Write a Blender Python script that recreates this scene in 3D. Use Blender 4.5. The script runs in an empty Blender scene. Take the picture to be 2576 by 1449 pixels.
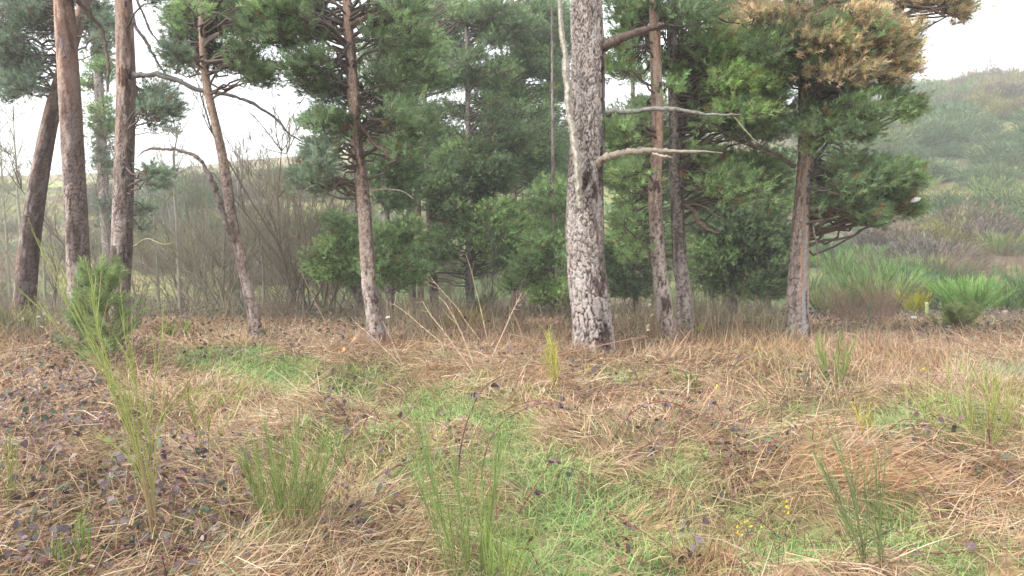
import bpy, math, random
import numpy as np
from mathutils import Vector
random.seed(7)
rng = np.random.default_rng(11)
scene = bpy.context.scene
col = scene.collection

# ------------------------------------------------------------------ camera
FX = 1932.0                      # focal length in pixels of a 2576 x 1449 picture
CX, CY = 1288.0, 724.5
CAMZ = 1.6
PITCH = math.radians(6.0)
cam_d = bpy.data.cameras.new("camera")
cam_d.sensor_width = 36.0
cam_d.lens = 27.0
cam_d.clip_start = 0.05
cam_d.clip_end = 3000
cam = bpy.data.objects.new("camera", cam_d)
cam.location = (0, 0, CAMZ)
cam.rotation_euler = (math.radians(90) - PITCH, 0, 0)
col.objects.link(cam)
scene.camera = cam

# ------------------------------------------------------------------ world, sun, exposure
SUN_EL, SUN_AZ = math.radians(45), math.radians(-118)      # soft light from the left front
w = bpy.data.worlds.new("World")
scene.world = w
w.use_nodes = True
nt = w.node_tree
for n in list(nt.nodes):
    nt.nodes.remove(n)
sky = nt.nodes.new('ShaderNodeTexSky')
sky.sky_type = 'NISHITA'
sky.sun_disc = False
sky.sun_elevation = SUN_EL
sky.sun_rotation = SUN_AZ
sky.dust_density = 2.0
sky.air_density = 1.0
hs = nt.nodes.new('ShaderNodeHueSaturation')
hs.inputs['Saturation'].default_value = 0.16
mixw = nt.nodes.new('ShaderNodeMix'); mixw.data_type = 'RGBA'
mixw.inputs[0].default_value = 0.7
mixw.inputs[7].default_value = (8.6, 8.9, 9.3, 1)          # even cloud layer over the clear sky
bgn = nt.nodes.new('ShaderNodeBackground')
bgn.inputs['Strength'].default_value = 0.13
outw = nt.nodes.new('ShaderNodeOutputWorld')
nt.links.new(sky.outputs[0], hs.inputs['Color'])
nt.links.new(hs.outputs[0], mixw.inputs[6])
nt.links.new(mixw.outputs[2], bgn.inputs['Color'])
nt.links.new(bgn.outputs[0], outw.inputs['Surface'])
sd = bpy.data.lights.new("sun", 'SUN')
sd.energy = 2.0
sd.angle = math.radians(25)
sd.color = (1.0, 0.96, 0.9)
sun = bpy.data.objects.new("sun", sd)
dv = Vector((math.sin(SUN_AZ) * math.cos(SUN_EL), math.cos(SUN_AZ) * math.cos(SUN_EL), math.sin(SUN_EL)))
sun.rotation_euler = (-dv).to_track_quat('-Z', 'Y').to_euler()
sun.location = (0, 0, 40)
col.objects.link(sun)
scene.view_settings.view_transform = 'Standard'
scene.view_settings.look = 'None'
scene.view_settings.gamma = 1.0
scene.view_settings.use_curve_mapping = False
scene.view_settings.exposure = 1.15
scene.cycles.max_bounces = 6
scene.cycles.transparent_max_bounces = 4
scene.cycles.volume_bounces = 1

# ------------------------------------------------------------------ noise and terrain
def _hash(ix, iy, seed):
    h = (ix.astype(np.int64) * 374761393 + iy.astype(np.int64) * 668265263 + seed * 1442695041) & 0x7fffffff
    h = ((h ^ (h >> 13)) * 1274126177) & 0x7fffffff
    return ((h ^ (h >> 16)) & 0xffffff) / float(0xffffff)

def vnoise(x, y, seed=0):
    x = np.asarray(x, float); y = np.asarray(y, float)
    ix = np.floor(x); iy = np.floor(y)
    fx = x - ix; fy = y - iy
    fx = fx * fx * (3 - 2 * fx); fy = fy * fy * (3 - 2 * fy)
    a = _hash(ix, iy, seed); b = _hash(ix + 1, iy, seed)
    c = _hash(ix, iy + 1, seed); d = _hash(ix + 1, iy + 1, seed)
    return (a * (1 - fx) + b * fx) * (1 - fy) + (c * (1 - fx) + d * fx) * fy

def fbm(x, y, seed=0, octv=4):
    s = 0; a = 0.5; t = 0
    for i in range(octv):
        s = s + a * vnoise(np.asarray(x) * 2 ** i + 13.7 * i, np.asarray(y) * 2 ** i + 7.1 * i, seed + i)
        t += a; a *= 0.5
    return s / t

def smooth(t):
    t = np.clip(t, 0, 1)
    return t * t * (3 - 2 * t)

cp, sp = math.cos(PITCH), math.sin(PITCH)
def ray(px, py):
    a = (np.asarray(px, float) - CX) / FX
    b = (CY - np.asarray(py, float)) / FX
    return a, cp + b * sp, -sp + b * cp            # x, y, z direction components

def plane_px(x, y):
    """where the flat clearing's point (x, y, 0) lies in the survey photograph"""
    y = np.maximum(y, 0.8)
    zc = y * cp + CAMZ * sp
    yc = y * sp - CAMZ * cp
    return CX + FX * x / zc, CY - FX * yc / zc

GREEN = [(560,905,110,32,1),(720,925,75,24,1),(650,880,60,14,.8),(1000,1010,115,34,1),(870,985,90,26,.8),
 (1110,1045,90,34,1),(1290,1100,70,45,.9),(1350,1190,120,45,.9),(1500,1240,150,45,.9),(1650,1290,130,45,1),
 (1950,1340,170,70,1),(2080,1400,240,55,.9),(1300,1330,110,60,.9),(1450,1400,170,60,.9),(1545,950,80,26,1),
 (1010,1215,80,34,1),(1700,1430,150,50,.8),(1260,1420,90,50,.8),(2250,1080,90,34,.8),(2050,1035,80,26,.6),
 (1190,985,60,14,.8),(2240,1290,80,45,.7),(2500,950,80,26,.5),(2350,1410,120,50,.7),(900,1140,110,40,.45),
 (560,1360,120,60,.3),(1150,1280,60,70,.6),(1720,1180,140,30,.5),(2420,1120,80,30,.4),(1130,905,80,14,.4),(1860,1240,120,40,.5),(720,955,120,26,.9),(860,960,80,26,.9),(600,925,110,22,.9),(500,900,60,22,.8),(640,950,90,22,.7),(770,970,80,24,.8),(930,940,110,18,.7),(1200,1060,80,30,.9),(1400,1250,110,50,.9),(1560,1330,160,50,.8),(1800,1330,120,50,.8),(2250,1360,140,50,.6)]
BRAM = [(130,1150,240,220,1),(420,1320,250,160,1),(230,930,230,70,.8),(100,1400,200,120,.8),(850,1085,75,28,.9),(880,1390,90,80,.8),
 (1120,1200,90,36,.9),(1480,1000,90,40,.8),(1620,1130,60,28,.7),(1845,1160,70,40,.8),(950,955,90,22,.6),(1750,1070,120,24,.5),
 (2030,1000,100,50,.6),(2320,1170,110,26,.7),(1750,1395,60,26,.8),(640,900,300,24,.5),(1280,940,110,24,.5),(1560,1400,60,30,.4),
 (1600,1000,120,30,.5),(1950,1170,60,34,.6),(980,1310,50,40,.5),(1780,950,200,30,.4),(620,1200,120,80,.5),(2400,1300,60,40,.3)]
def mask(lst, x, y):
    X, Y = plane_px(x, y)
    m = np.zeros_like(X)
    for (cx, cy, rx, ry, wt) in lst:
        m = np.maximum(m, wt * np.exp(-(((X - cx) / rx) ** 2 + ((Y - cy) / ry) ** 2) ** 1.3))
    return m

_rx = np.array([-1600, 0, 200, 400, 600, 780, 1000, 1288, 1700, 2000, 2150, 2250, 2350, 2450, 2576, 3000, 4200])
_ry = np.array([450, 442, 436, 428, 404, 388, 372, 350, 300, 268, 246, 232, 222, 212, 204, 190, 200])
_a, _b, _c = ray(_rx, _ry)
_az = np.arctan2(_a, _b); _tan = _c / np.hypot(_a, _b)
DR = 125.0
def terrain(x, y):
    x = np.asarray(x, float); y = np.asarray(y, float)
    r = np.hypot(x, y)
    az = np.arctan2(x, y)
    g = mask(GREEN, x, y)
    near = .12 + .88 * smooth(1 - (r - 6.2) / 3.2)
    z = near * (0.20 * (fbm(x * .9, y * .9, 3) - .5) * 2 + 0.16 * (fbm(x * 2.6, y * 2.6, 9, 3) - .5) * 2 * (1 - .6 * g) - 0.12 * g)
    z = z + 0.05 * np.exp(-(((x + 3.4) / 1.6) ** 2 + ((y - 5.8) / 1.6) ** 2))
    z = z + 0.14 * np.exp(-(((x - 2.6) / 1.4) ** 2 + ((y - 5.0) / .7) ** 2))
    t = np.clip(y - 7.8, 0, 22)
    z = z - 0.105 * np.where(t < 2, t * t / 4, t - 1)
    tan_r = np.interp(az, _az, _tan)
    zr = CAMZ + DR * tan_r
    front = smooth(1 - (np.abs(az) - 1.2) / 0.9)
    zr = zr * front + 2.0 * (1 - front)
    s = np.clip((r - 27) / (DR - 27), 0, 1)
    prof = s * (0.55 + 0.45 * smooth(s * 1.6)) / 1.0
    z = z + (zr + 2.205 * front) * prof
    z = z - 0.04 * np.clip(r - DR, 0, 400)
    hil = smooth((r - 30) / 25)
    z = z + hil * smooth((DR - r) / 25 ) * 2.0 * (fbm(x * .045, y * .045, 21) - .5)
    return z

def hit(px, py, h=0.0):
    """first point of the terrain (raised by h) that a sight line meets"""
    a, b, c = ray(px, py)
    d = np.concatenate([np.arange(1.0, 40, .04), np.arange(40, 260, .5)])
    z = CAMZ + c / b * d
    below = z < terrain(a / b * d, d) + h
    i = int(np.argmax(below)) if below.any() else len(d) - 1
    return Vector((a / b * d[i], d[i], z[i]))

def at(px, py, d):
    a, b, c = ray(px, py)
    return Vector((float(a / b * d), float(d), float(CAMZ + c / b * d)))

# ------------------------------------------------------------------ mesh helpers
def mesh_np(name, V, F, mat, parent=None, colr=None, smooth_=True, link=True):
    me = bpy.data.meshes.new(name)
    V = np.ascontiguousarray(V, dtype=np.float32).reshape(-1, 3)
    F = np.ascontiguousarray(F, dtype=np.int32)
    k = F.shape[1]
    me.vertices.add(len(V)); me.vertices.foreach_set('co', V.ravel())
    me.loops.add(F.size); me.loops.foreach_set('vertex_index', F.ravel())
    me.polygons.add(len(F)); me.polygons.foreach_set('loop_start', np.arange(0, F.size, k, dtype=np.int32))
    me.update(calc_edges=True)
    if colr is not None:
        at_ = me.color_attributes.new('tint', 'FLOAT_COLOR', 'POINT')
        C = np.ones((len(V), 4), np.float32); C[:, :3] = colr
        at_.data.foreach_set('color', C.ravel())
    if smooth_:
        me.polygons.foreach_set('use_smooth', np.ones(len(F), dtype=bool))
    me.materials.append(mat)
    o = bpy.data.objects.new(name, me)
    if link:
        col.objects.link(o)
    if parent is not None:
        o.parent = parent
    return o

def norm(v):
    return v / np.maximum(np.linalg.norm(v, axis=-1, keepdims=True), 1e-9)

def tubes(P, R, sides=3):
    """P (N,K,3) paths, R (N,K) radii -> verts, quad faces"""
    P = np.asarray(P, float); R = np.asarray(R, float)
    N, K, _ = P.shape
    T = np.empty_like(P)
    T[:, 1:-1] = P[:, 2:] - P[:, :-2]; T[:, 0] = P[:, 1] - P[:, 0]; T[:, -1] = P[:, -1] - P[:, -2]
    T = norm(T)
    m = norm(P[:, -1] - P[:, 0])
    ref = np.where(np.abs(m[:, 2:3]) > 0.8, np.array([[1., 0.13, 0.]]), np.array([[0.1, 0.1, 1.]]))
    A = norm(np.cross(T, np.repeat(ref[:, None], K, 1)))
    B = np.cross(T, A)
    th = np.linspace(0, 2 * np.pi, sides, endpoint=False)
    V = P[:, :, None] + R[:, :, None, None] * (np.cos(th)[None, None, :, None] * A[:, :, None] + np.sin(th)[None, None, :, None] * B[:, :, None])
    idx = np.arange(N * K * sides).reshape(N, K, sides)
    a = idx[:, :-1]; b = idx[:, 1:]
    F = np.stack([a, np.roll(a, -1, 2), np.roll(b, -1, 2), b], -1).reshape(-1, 4)
    return V.reshape(-1, 3), F

def ribbons(B, D, L, W, droop, C, seg=2, side=None):
    """grass blades: base B, direction D, length L, width W, droop of the tip"""
    N = len(B)
    t = np.linspace(0, 1, seg + 1)
    P = B[:, None] + D[:, None] * (L[:, None] * t)[:, :, None]
    P[:, :, 2] -= (droop * L)[:, None] * (t ** 2)[None]
    if side is None:
        side = norm(np.cross(D, norm(rng.normal(size=(N, 3)) * .55 + np.array([0, 0, 1.0]))))
    wd = W[:, None] * (1 - .85 * t ** 1.5)[None] * 0.5
    l = P - side[:, None] * wd[:, :, None]; r = P + side[:, None] * wd[:, :, None]
    V = np.stack([l, r], 2)
    idx = np.arange(N * (seg + 1) * 2).reshape(N, seg + 1, 2)
    F = np.stack([idx[:, :-1, 0], idx[:, :-1, 1], idx[:, 1:, 1], idx[:, 1:, 0]], -1).reshape(-1, 4)
    return V.reshape(-1, 3), F, np.repeat(C, (seg + 1) * 2, 0)

def join(parts):
    Vs, Fs, Cs, n = [], [], [], 0
    for p in parts:
        Vs.append(p[0]); Fs.append(p[1] + n); n += len(p[0])
        if len(p) > 2: Cs.append(p[2])
    return (np.concatenate(Vs), np.concatenate(Fs)) + ((np.concatenate(Cs),) if Cs else ())

def spline(pts, n):
    """Catmull-Rom through points (M, k) -> (n, k)"""
    p = np.asarray(pts, float)
    if len(p) == 2:
        return p[0] + (p[1] - p[0]) * np.linspace(0, 1, n)[:, None]
    q = np.vstack([2 * p[0] - p[1], p, 2 * p[-1] - p[-2]])
    t = np.linspace(0, len(p) - 1 - 1e-6, n)
    i = t.astype(int); f = (t - i)[:, None]
    p0, p1, p2, p3 = q[i], q[i + 1], q[i + 2], q[i + 3]
    return .5 * (2 * p1 + (p2 - p0) * f + (2 * p0 - 5 * p1 + 4 * p2 - p3) * f ** 2 + (3 * p1 - p0 - 3 * p2 + p3) * f ** 3)

def tag(o, label=None, cat=None, group=None, kind=None):
    if label: o['label'] = label
    if cat: o['category'] = cat
    if group: o['group'] = group
    if kind: o['kind'] = kind
    return o

def empty(name, loc, label, cat, group=None):
    o = bpy.data.objects.new(name, None)
    o.empty_display_size = .2
    o.location = loc
    col.objects.link(o)
    return tag(o, label, cat, group)

def copy_thing(root, loc, rz=0, sc=1, label=None, group=None):
    r = root.copy(); col.objects.link(r)
    r.location = loc; r.rotation_euler = (0, 0, rz)
    r.scale = (sc, sc, sc) if not isinstance(sc, tuple) else sc
    if label: r['label'] = label
    if group: r['group'] = group
    for ch in list(root.children):
        c = ch.copy(); col.objects.link(c); c.parent = r
        for g in ch.children:
            d = g.copy(); col.objects.link(d); d.parent = c
    return r

# ------------------------------------------------------------------ materials
def mat_tint(name, rough=.7, spec=.3, trans=0.0, bump=0.0, bscale=60, mult=1.0, var=0.0):
    m = bpy.data.materials.new(name); m.use_nodes = True
    n = m.node_tree; b = n.nodes['Principled BSDF']
    a = n.nodes.new('ShaderNodeAttribute'); a.attribute_name = 'tint'
    src = a.outputs['Color']
    if var:
        tc = n.nodes.new('ShaderNodeTexCoord'); nz = n.nodes.new('ShaderNodeTexNoise')
        nz.inputs['Scale'].default_value = bscale; nz.inputs['Detail'].default_value = 5
        n.links.new(tc.outputs['Object'], nz.inputs['Vector'])
        mr = n.nodes.new('ShaderNodeMapRange'); mr.inputs[1].default_value = .3; mr.inputs[2].default_value = .7
        mr.inputs[3].default_value = 1 - var; mr.inputs[4].default_value = 1 + var
        n.links.new(nz.outputs[0], mr.inputs[0])
        mx = n.nodes.new('ShaderNodeVectorMath'); mx.operation = 'SCALE'
        n.links.new(src, mx.inputs[0]); n.links.new(mr.outputs[0], mx.inputs['Scale'])
        src = mx.outputs[0]
        if bump:
            bp = n.nodes.new('ShaderNodeBump'); bp.inputs['Strength'].default_value = bump; bp.inputs['Distance'].default_value = .01
            n.links.new(nz.outputs[0], bp.inputs['Height']); n.links.new(bp.outputs[0], b.inputs['Normal'])
    n.links.new(src, b.inputs['Base Color'])
    b.inputs['Roughness'].default_value = rough
    b.inputs['Specular IOR Level'].default_value = spec
    if trans:
        t = n.nodes.new('ShaderNodeBsdfTranslucent'); n.links.new(src, t.inputs['Color'])
        mx = n.nodes.new('ShaderNodeMixShader'); mx.inputs[0].default_value = trans
        n.links.new(b.outputs[0], mx.inputs[1]); n.links.new(t.outputs[0], mx.inputs[2])
        n.links.new(mx.outputs[0], n.nodes['Material Output'].inputs['Surface'])
    return m

M_needle = mat_tint('pine_needles', .6, .2, .42)
M_straw = mat_tint('dry_straw', .6, .35, .2)
M_grass = mat_tint('green_blades', .45, .4, .3)
M_leaf = mat_tint('bramble_leaf', .48, .35, .12, bump=.4, bscale=90, var=.25)
M_wood = mat_tint('weathered_wood', .8, .2, 0, bump=.6, bscale=35, var=.35)
M_bark = mat_tint('pine_bark', .85, .2, 0, bump=.9, bscale=70, var=.32)
M_twig = mat_tint('bare_twigs', .8, .2)
M_broom = mat_tint('broom_stems', .5, .3, .12)
M_plain = mat_tint('painted_surface', .5, .4)

def ground_mat():
    m = bpy.data.materials.new('earth_and_turf'); m.use_nodes = True
    n = m.node_tree; b = n.nodes['Principled BSDF']
    a = n.nodes.new('ShaderNodeAttribute'); a.attribute_name = 'tint'
    tc = n.nodes.new('ShaderNodeTexCoord')
    nz = n.nodes.new('ShaderNodeTexNoise'); nz.inputs['Scale'].default_value = 26; nz.inputs['Detail'].default_value = 8
    nz2 = n.nodes.new('ShaderNodeTexNoise'); nz2.inputs['Scale'].default_value = .9; nz2.inputs['Detail'].default_value = 9
    nz2.inputs['Roughness'].default_value = .7
    for q in (nz, nz2): n.links.new(tc.outputs['Object'], q.inputs['Vector'])
    mr = n.nodes.new('ShaderNodeMapRange'); mr.inputs[1].default_value = .3; mr.inputs[2].default_value = .7
    mr.inputs[3].default_value = .55; mr.inputs[4].default_value = 1.45
    n.links.new(nz.outputs[0], mr.inputs[0])
    mr2 = n.nodes.new('ShaderNodeMapRange'); mr2.inputs[1].default_value = .35; mr2.inputs[2].default_value = .65
    mr2.inputs[3].default_value = .65; mr2.inputs[4].default_value = 1.35
    n.links.new(nz2.outputs[0], mr2.inputs[0])
    mm = n.nodes.new('ShaderNodeMath'); mm.operation = 'MULTIPLY'
    n.links.new(mr.outputs[0], mm.inputs[0]); n.links.new(mr2.outputs[0], mm.inputs[1])
    mx = n.nodes.new('ShaderNodeVectorMath'); mx.operation = 'SCALE'
    n.links.new(a.outputs['Color'], mx.inputs[0]); n.links.new(mm.outputs[0], mx.inputs['Scale'])
    n.links.new(mx.outputs[0], b.inputs['Base Color'])
    b.inputs['Roughness'].default_value = .95; b.inputs['Specular IOR Level'].default_value = .1
    bp = n.nodes.new('ShaderNodeBump'); bp.inputs['Strength'].default_value = .6; bp.inputs['Distance'].default_value = .03
    n.links.new(nz.outputs[0], bp.inputs['Height']); n.links.new(bp.outputs[0], b.inputs['Normal'])
    return m
M_ground = ground_mat()

def lerp(a, b, t):
    return a * (1 - t) + b * t
def cc(*v): return np.array(v, float)

# ------------------------------------------------------------------ ground sheet
def build_ground():
    az = np.concatenate([np.linspace(-1.0, 1.0, 420), np.linspace(1.0, 2 * np.pi - 1.0, 120)[1:-1]])
    r = np.concatenate([[0.05], np.geomspace(.5, 14, 230), np.geomspace(14.2, 315, 230)])
    A, R = np.meshgrid(az, r)
    X = R * np.sin(A); Y = R * np.cos(A)
    Z = terrain(X, Y)
    g = mask(GREEN, X, Y); br = mask(BRAM, X, Y)
    n1 = fbm(X * 1.4, Y * 1.4, 31)[..., None]
    c = lerp(cc(.19, .125, .07), cc(.26, .19, .11), n1)
    c = lerp(c, cc(.10, .15, .06), g[..., None] * .9)
    c = lerp(c, cc(.10, .07, .055), br[..., None] * .6)
    # the dip behind the pines, then the hillside
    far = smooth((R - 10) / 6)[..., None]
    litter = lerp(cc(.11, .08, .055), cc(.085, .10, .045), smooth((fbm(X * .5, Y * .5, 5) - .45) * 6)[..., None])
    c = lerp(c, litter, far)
    mid = smooth((R - 24) / 6)[..., None]
    h1 = smooth((fbm(X * .11, Y * .11, 41, 5) - .46) * 9)[..., None]
    h2 = smooth((fbm(X * .07 + 9, Y * .16, 51, 5) - .52) * 9)[..., None]
    h3 = smooth((fbm(X * .25 + 3, Y * .25, 61, 5) - .55) * 9)[..., None]
    hill = lerp(cc(.11, .155, .06), cc(.15, .11, .08), h1)
    hill = lerp(hill, cc(.25, .23, .09), h2 * .6)
    hill = lerp(hill, cc(.08, .12, .05), h3 * .7)
    c = lerp(c, hill, mid)
    # pale pasture on top of the left hill
    top = smooth((R - 98) / 6)[..., None] * smooth((-A + .02) / .08)[..., None]
    c = lerp(c, lerp(cc(.27, .32, .12), cc(.24, .20, .13), smooth((fbm(X * .05, Y * .12, 71) - .5) * 8)[..., None]), top)
    top2 = smooth((R - 112) / 5)[..., None] * smooth((A - .3) / .05)[..., None]
    c = lerp(c, cc(.5, .45, .22), top2 * .8)
    nr, na = R.shape
    V = np.stack([X, Y, Z], -1).reshape(-1, 3)
    idx = np.arange(nr * na).reshape(nr, na)
    a = idx[:-1]; b = idx[1:]
    F = np.stack([a, b, np.roll(b, -1, 1), np.roll(a, -1, 1)], -1).reshape(-1, 4)
    F = F[:, ::-1]
    o = mesh_np('ground', V, F, M_ground, None, c.reshape(-1, 3))
    tag(o, kind='structure')
build_ground()

# ------------------------------------------------------------------ ground cover (nobody could count it)
def sample_near(n, d0=2.3, d1=15.0, p=1.25, spread=.86, extra=1.3):
    u = rng.random(n * 3)
    # density per area ~ d^-p, width of the strip ~ 2*(spread*d+extra)
    d = np.linspace(d0, d1, 2000)
    pdf = d ** (-p) * (spread * d + extra); cdf = np.cumsum(pdf); cdf /= cdf[-1]
    D = np.interp(u[:n], cdf, d)
    X = (rng.random(n) * 2 - 1) * (spread * D + extra)
    return X, D

PAL_S = np.array([(.60, .42, .27), (.50, .32, .20), (.70, .54, .38), (.38, .22, .14), (.55, .32, .18), (.64, .47, .34), (.44, .36, .22)])
PAL_G = np.array([(.26, .42, .13), (.34, .46, .15), (.20, .34, .11), (.42, .46, .18), (.29, .45, .19), (.48, .45, .21)])
PAL_Y = np.array([(.38, .35, .15), (.46, .39, .18), (.30, .30, .12)])

def build_blades():
    n = 250000
    X, Y = sample_near(n)
    g = mask(GREEN, X, Y); br = mask(BRAM, X, Y)
    nz = fbm(X * 3.1, Y * 3.1, 77, 3); nz2 = fbm(X * .8, Y * .8, 78, 3)
    pgx, pgy = plane_px(X, Y)
    pg = np.clip(g * 1.5 - .10 + (nz - .5) * 1.4 + .30 * smooth((pgy - 960) / 120) * smooth((pgx - 750) / 300) + .25 * (nz2 - .5), 0.08, .96)
    green = rng.random(n) < pg
    keep = rng.random(n) > br * .38
    keep &= rng.random(n) > np.clip(g - .25, 0, 1) * .75 * ~green
    shown = keep & (Y < 15)
    Z = terrain(X, Y)
    dist = np.hypot(X, Y)
    flow = (fbm(X * .55, Y * .55, 91, 3) - .5) * 14 + .4
    # straw ---------------------------------------------------------
    s = shown & ~green
    m = s.sum()
    az = flow[s] + rng.normal(0, .75, m)
    tall = rng.random(m) < .12 + .3 * smooth((dist[s] - 6.2) / 1.5) * smooth((nz2[s] - .35) * 5)
    el = np.where(tall, rng.uniform(.5, 1.25, m), np.abs(rng.normal(.1, .32, m)))
    L = rng.uniform(.10, .36, m) * (.75 + .5 * nz2[s]) * (1 - .5 * g[s]); L[tall] *= .85
    D = np.stack([np.cos(az) * np.cos(el), np.sin(az) * np.cos(el), np.sin(el)], -1)
    B = np.stack([X[s], Y[s], Z[s] + np.abs(rng.normal(0, .035, m)) * (1 + 1.6 * br[s])], -1)
    W = rng.uniform(.0030, .0060, m) * (1 + np.clip(dist[s] - 4, 0, 12) * .13)
    ci = rng.integers(0, len(PAL_S), m)
    C = PAL_S[ci] * cc(.86, .87, .86) * rng.uniform(.6, 1.3, (m, 1))
    ry = rng.random(m) < np.clip(g[s] * 1.6 + (nz2[s] - .42) * .8, 0, .75)
    C[ry] = PAL_Y[rng.integers(0, 3, ry.sum())] * rng.uniform(.8, 1.15, (ry.sum(), 1))
    far = smooth((dist[s] - 6.8) / 2.0)[:, None] * smooth((nz2[s] - .42) * 6)[:, None]
    C = lerp(C, C * cc(.84, .74, .66), far)
    o = mesh_np('dry_grass', *ribbons(B, D, L, W, rng.uniform(.05, .5, m), C, 2)[:2], M_straw, None, np.repeat(C, 6, 0))
    tag(o, 'matted straw coloured dead grass lying over the clearing', 'dry grass', kind='stuff')
    # green ---------------------------------------------------------
    n2 = 190000
    X2, Y2 = sample_near(n2, 2.3, 13, .95)
    k2 = rng.random(n2) < np.clip(mask(GREEN, X2, Y2) * 1.6 - .25 + (fbm(X2 * 3.1, Y2 * 3.1, 77, 3) - .5) * 1.6, 0, 1)
    X = np.concatenate([X[shown & green], X2[k2]]); Y = np.concatenate([Y[shown & green], Y2[k2]])
    Z = terrain(X, Y); dist = np.hypot(X, Y); s = np.ones(len(X), bool)
    m = s.sum()
    az = rng.uniform(0, 2 * np.pi, m)
    el = np.clip(rng.normal(.75, .35, m), .1, 1.45)
    L = rng.uniform(.07, .21, m)
    D = np.stack([np.cos(az) * np.cos(el), np.sin(az) * np.cos(el), np.sin(el)], -1)
    B = np.stack([X[s], Y[s], Z[s] - .005], -1)
    W = rng.uniform(.0036, .0064, m) * (1 + np.clip(dist[s] - 4, 0, 12) * .13)
    C = PAL_G[rng.integers(0, len(PAL_G), m)] * rng.uniform(.75, 1.25, (m, 1))
    o = mesh_np('green_grass', *ribbons(B, D, L, W, rng.uniform(.2, .8, m), C, 2)[:2], M_grass, None, np.repeat(C, 6, 0))
    tag(o, 'fresh green grass blades filling the hollows of the clearing', 'grass', kind='stuff')
    # upright reddish dead stems in the belt in front of the pines --------
    n = 30000
    X, Y = sample_near(n, 5.0, 13.5, .4)
    nzc = fbm(X * 1.3, Y * 1.3, 55, 3)
    PX, PY = plane_px(X, Y)
    zone = np.exp(-((PY - 905) / 55) ** 2) * ((PX > 820) | (PX < 420)) * np.where(PX > 1560, 1.2, .8) + 1.7 * np.exp(-(((PX - 2230) / 330) ** 2 + ((PY - 1010) / 100) ** 2)) + .4 * np.exp(-(((PX - 2350) / 250) ** 2 + ((PY - 1230) / 60) ** 2))
    k = rng.random(n) < np.clip(zone * (nzc * 2.2 - .45), 0, 1)
    X, Y = X[k], Y[k]; m = len(X)
    az = rng.uniform(0, 2 * np.pi, m); el = np.clip(rng.normal(1.1, .3, m), .3, 1.5)
    D = np.stack([np.cos(az) * np.cos(el), np.sin(az) * np.cos(el), np.sin(el)], -1)
    L = rng.uniform(.12, .42, m)
    C = np.array([(.34, .21, .14), (.42, .28, .18), (.27, .17, .12), (.48, .35, .23), (.3, .25, .18)])[rng.integers(0, 5, m)] * rng.uniform(.75, 1.2, (m, 1))
    B = np.stack([X, Y, terrain(X, Y)], -1)
    V, F, C2 = ribbons(B, D, L, rng.uniform(.004, .008, m), rng.uniform(0, .35, m), C, 2)
    o = mesh_np('dead_stems', V, F, M_straw, None, C2)
    tag(o, 'thicket of thin reddish brown dead stalks in front of the pines', 'dead stalks', kind='stuff')

def build_undergrowth():
    n = 42000
    Y = rng.uniform(8.6, 17.5, n); X = (rng.random(n) * 2 - 1) * (.8 * Y + 1)
    cl = fbm(X * .75, Y * .75, 58, 4)
    k = (rng.random(n) < np.clip((cl - .42) * 5, .03, 1)) & ~((X < -1.6) & (X > -5.0) & (Y < 10.2))
    X, Y, cl = X[k], Y[k], cl[k]; m = len(X)
    az = rng.uniform(0, 2 * np.pi, m); el = np.clip(rng.normal(1.15, .3, m), .2, 1.5)
    D = np.stack([np.cos(az) * np.cos(el), np.sin(az) * np.cos(el), np.sin(el)], -1)
    L = rng.uniform(.12, .5, m) * (.35 + 1.3 * smooth((cl - .43) * 5)) * np.where(X / Y > .38, .42, 1.0)
    C = np.array([(.30, .21, .14), (.24, .17, .12), (.20, .20, .11), (.36, .27, .18), (.17, .13, .10), (.19, .23, .11)])[np.clip((fbm(X * .5, Y * .5, 66, 2) * 7 + rng.normal(0, 1.2, m)).astype(int), 0, 5)] * rng.uniform(.7, 1.25, (m, 1))
    V, F, C2 = ribbons(np.stack([X, Y, terrain(X, Y)], -1), D, L, rng.uniform(.006, .012, m), rng.uniform(0, .4, m), C, 2)
    o = mesh_np('undergrowth', V, F, M_straw, None, C2)
    tag(o, 'rank brown and olive undergrowth among the trunks', 'undergrowth', kind='stuff')
build_undergrowth()

def leaf_mesh(B, D, S, C, cup=.25):
    """ovate leaves (folded along the midrib): base B, direction D, size S"""
    N = len(B)
    up = norm(np.array([0, 0, 1.0]) + rng.normal(0, .6, (N, 3)))
    side = norm(np.cross(D, up)); nrm = np.cross(side, D)
    prof = [(0, 0), (.28, .30), (.6, .34), (.86, .17), (1, 0)]
    V = []
    for t, wv in prof:
        mid = B + D * (S * t)[:, None] - nrm * (S * cup * t * t * .6)[:, None]
        V += [mid - side * (S * wv)[:, None] + nrm * (S * wv * cup)[:, None], mid, mid + side * (S * wv)[:, None] + nrm * (S * wv * cup)[:, None]]
    V = np.stack(V, 1)                                     # N,15,3
    idx = np.arange(N * 15).reshape(N, 15)
    F = []
    for i in range(4):
        for j in range(2):
            a = i * 3 + j
            F.append(np.stack([idx[:, a], idx[:, a + 1], idx[:, a + 4], idx[:, a + 3]], -1))
    F = np.stack(F, 1).reshape(-1, 4)
    return V.reshape(-1, 3), F, np.repeat(C, 15, 0)

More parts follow.
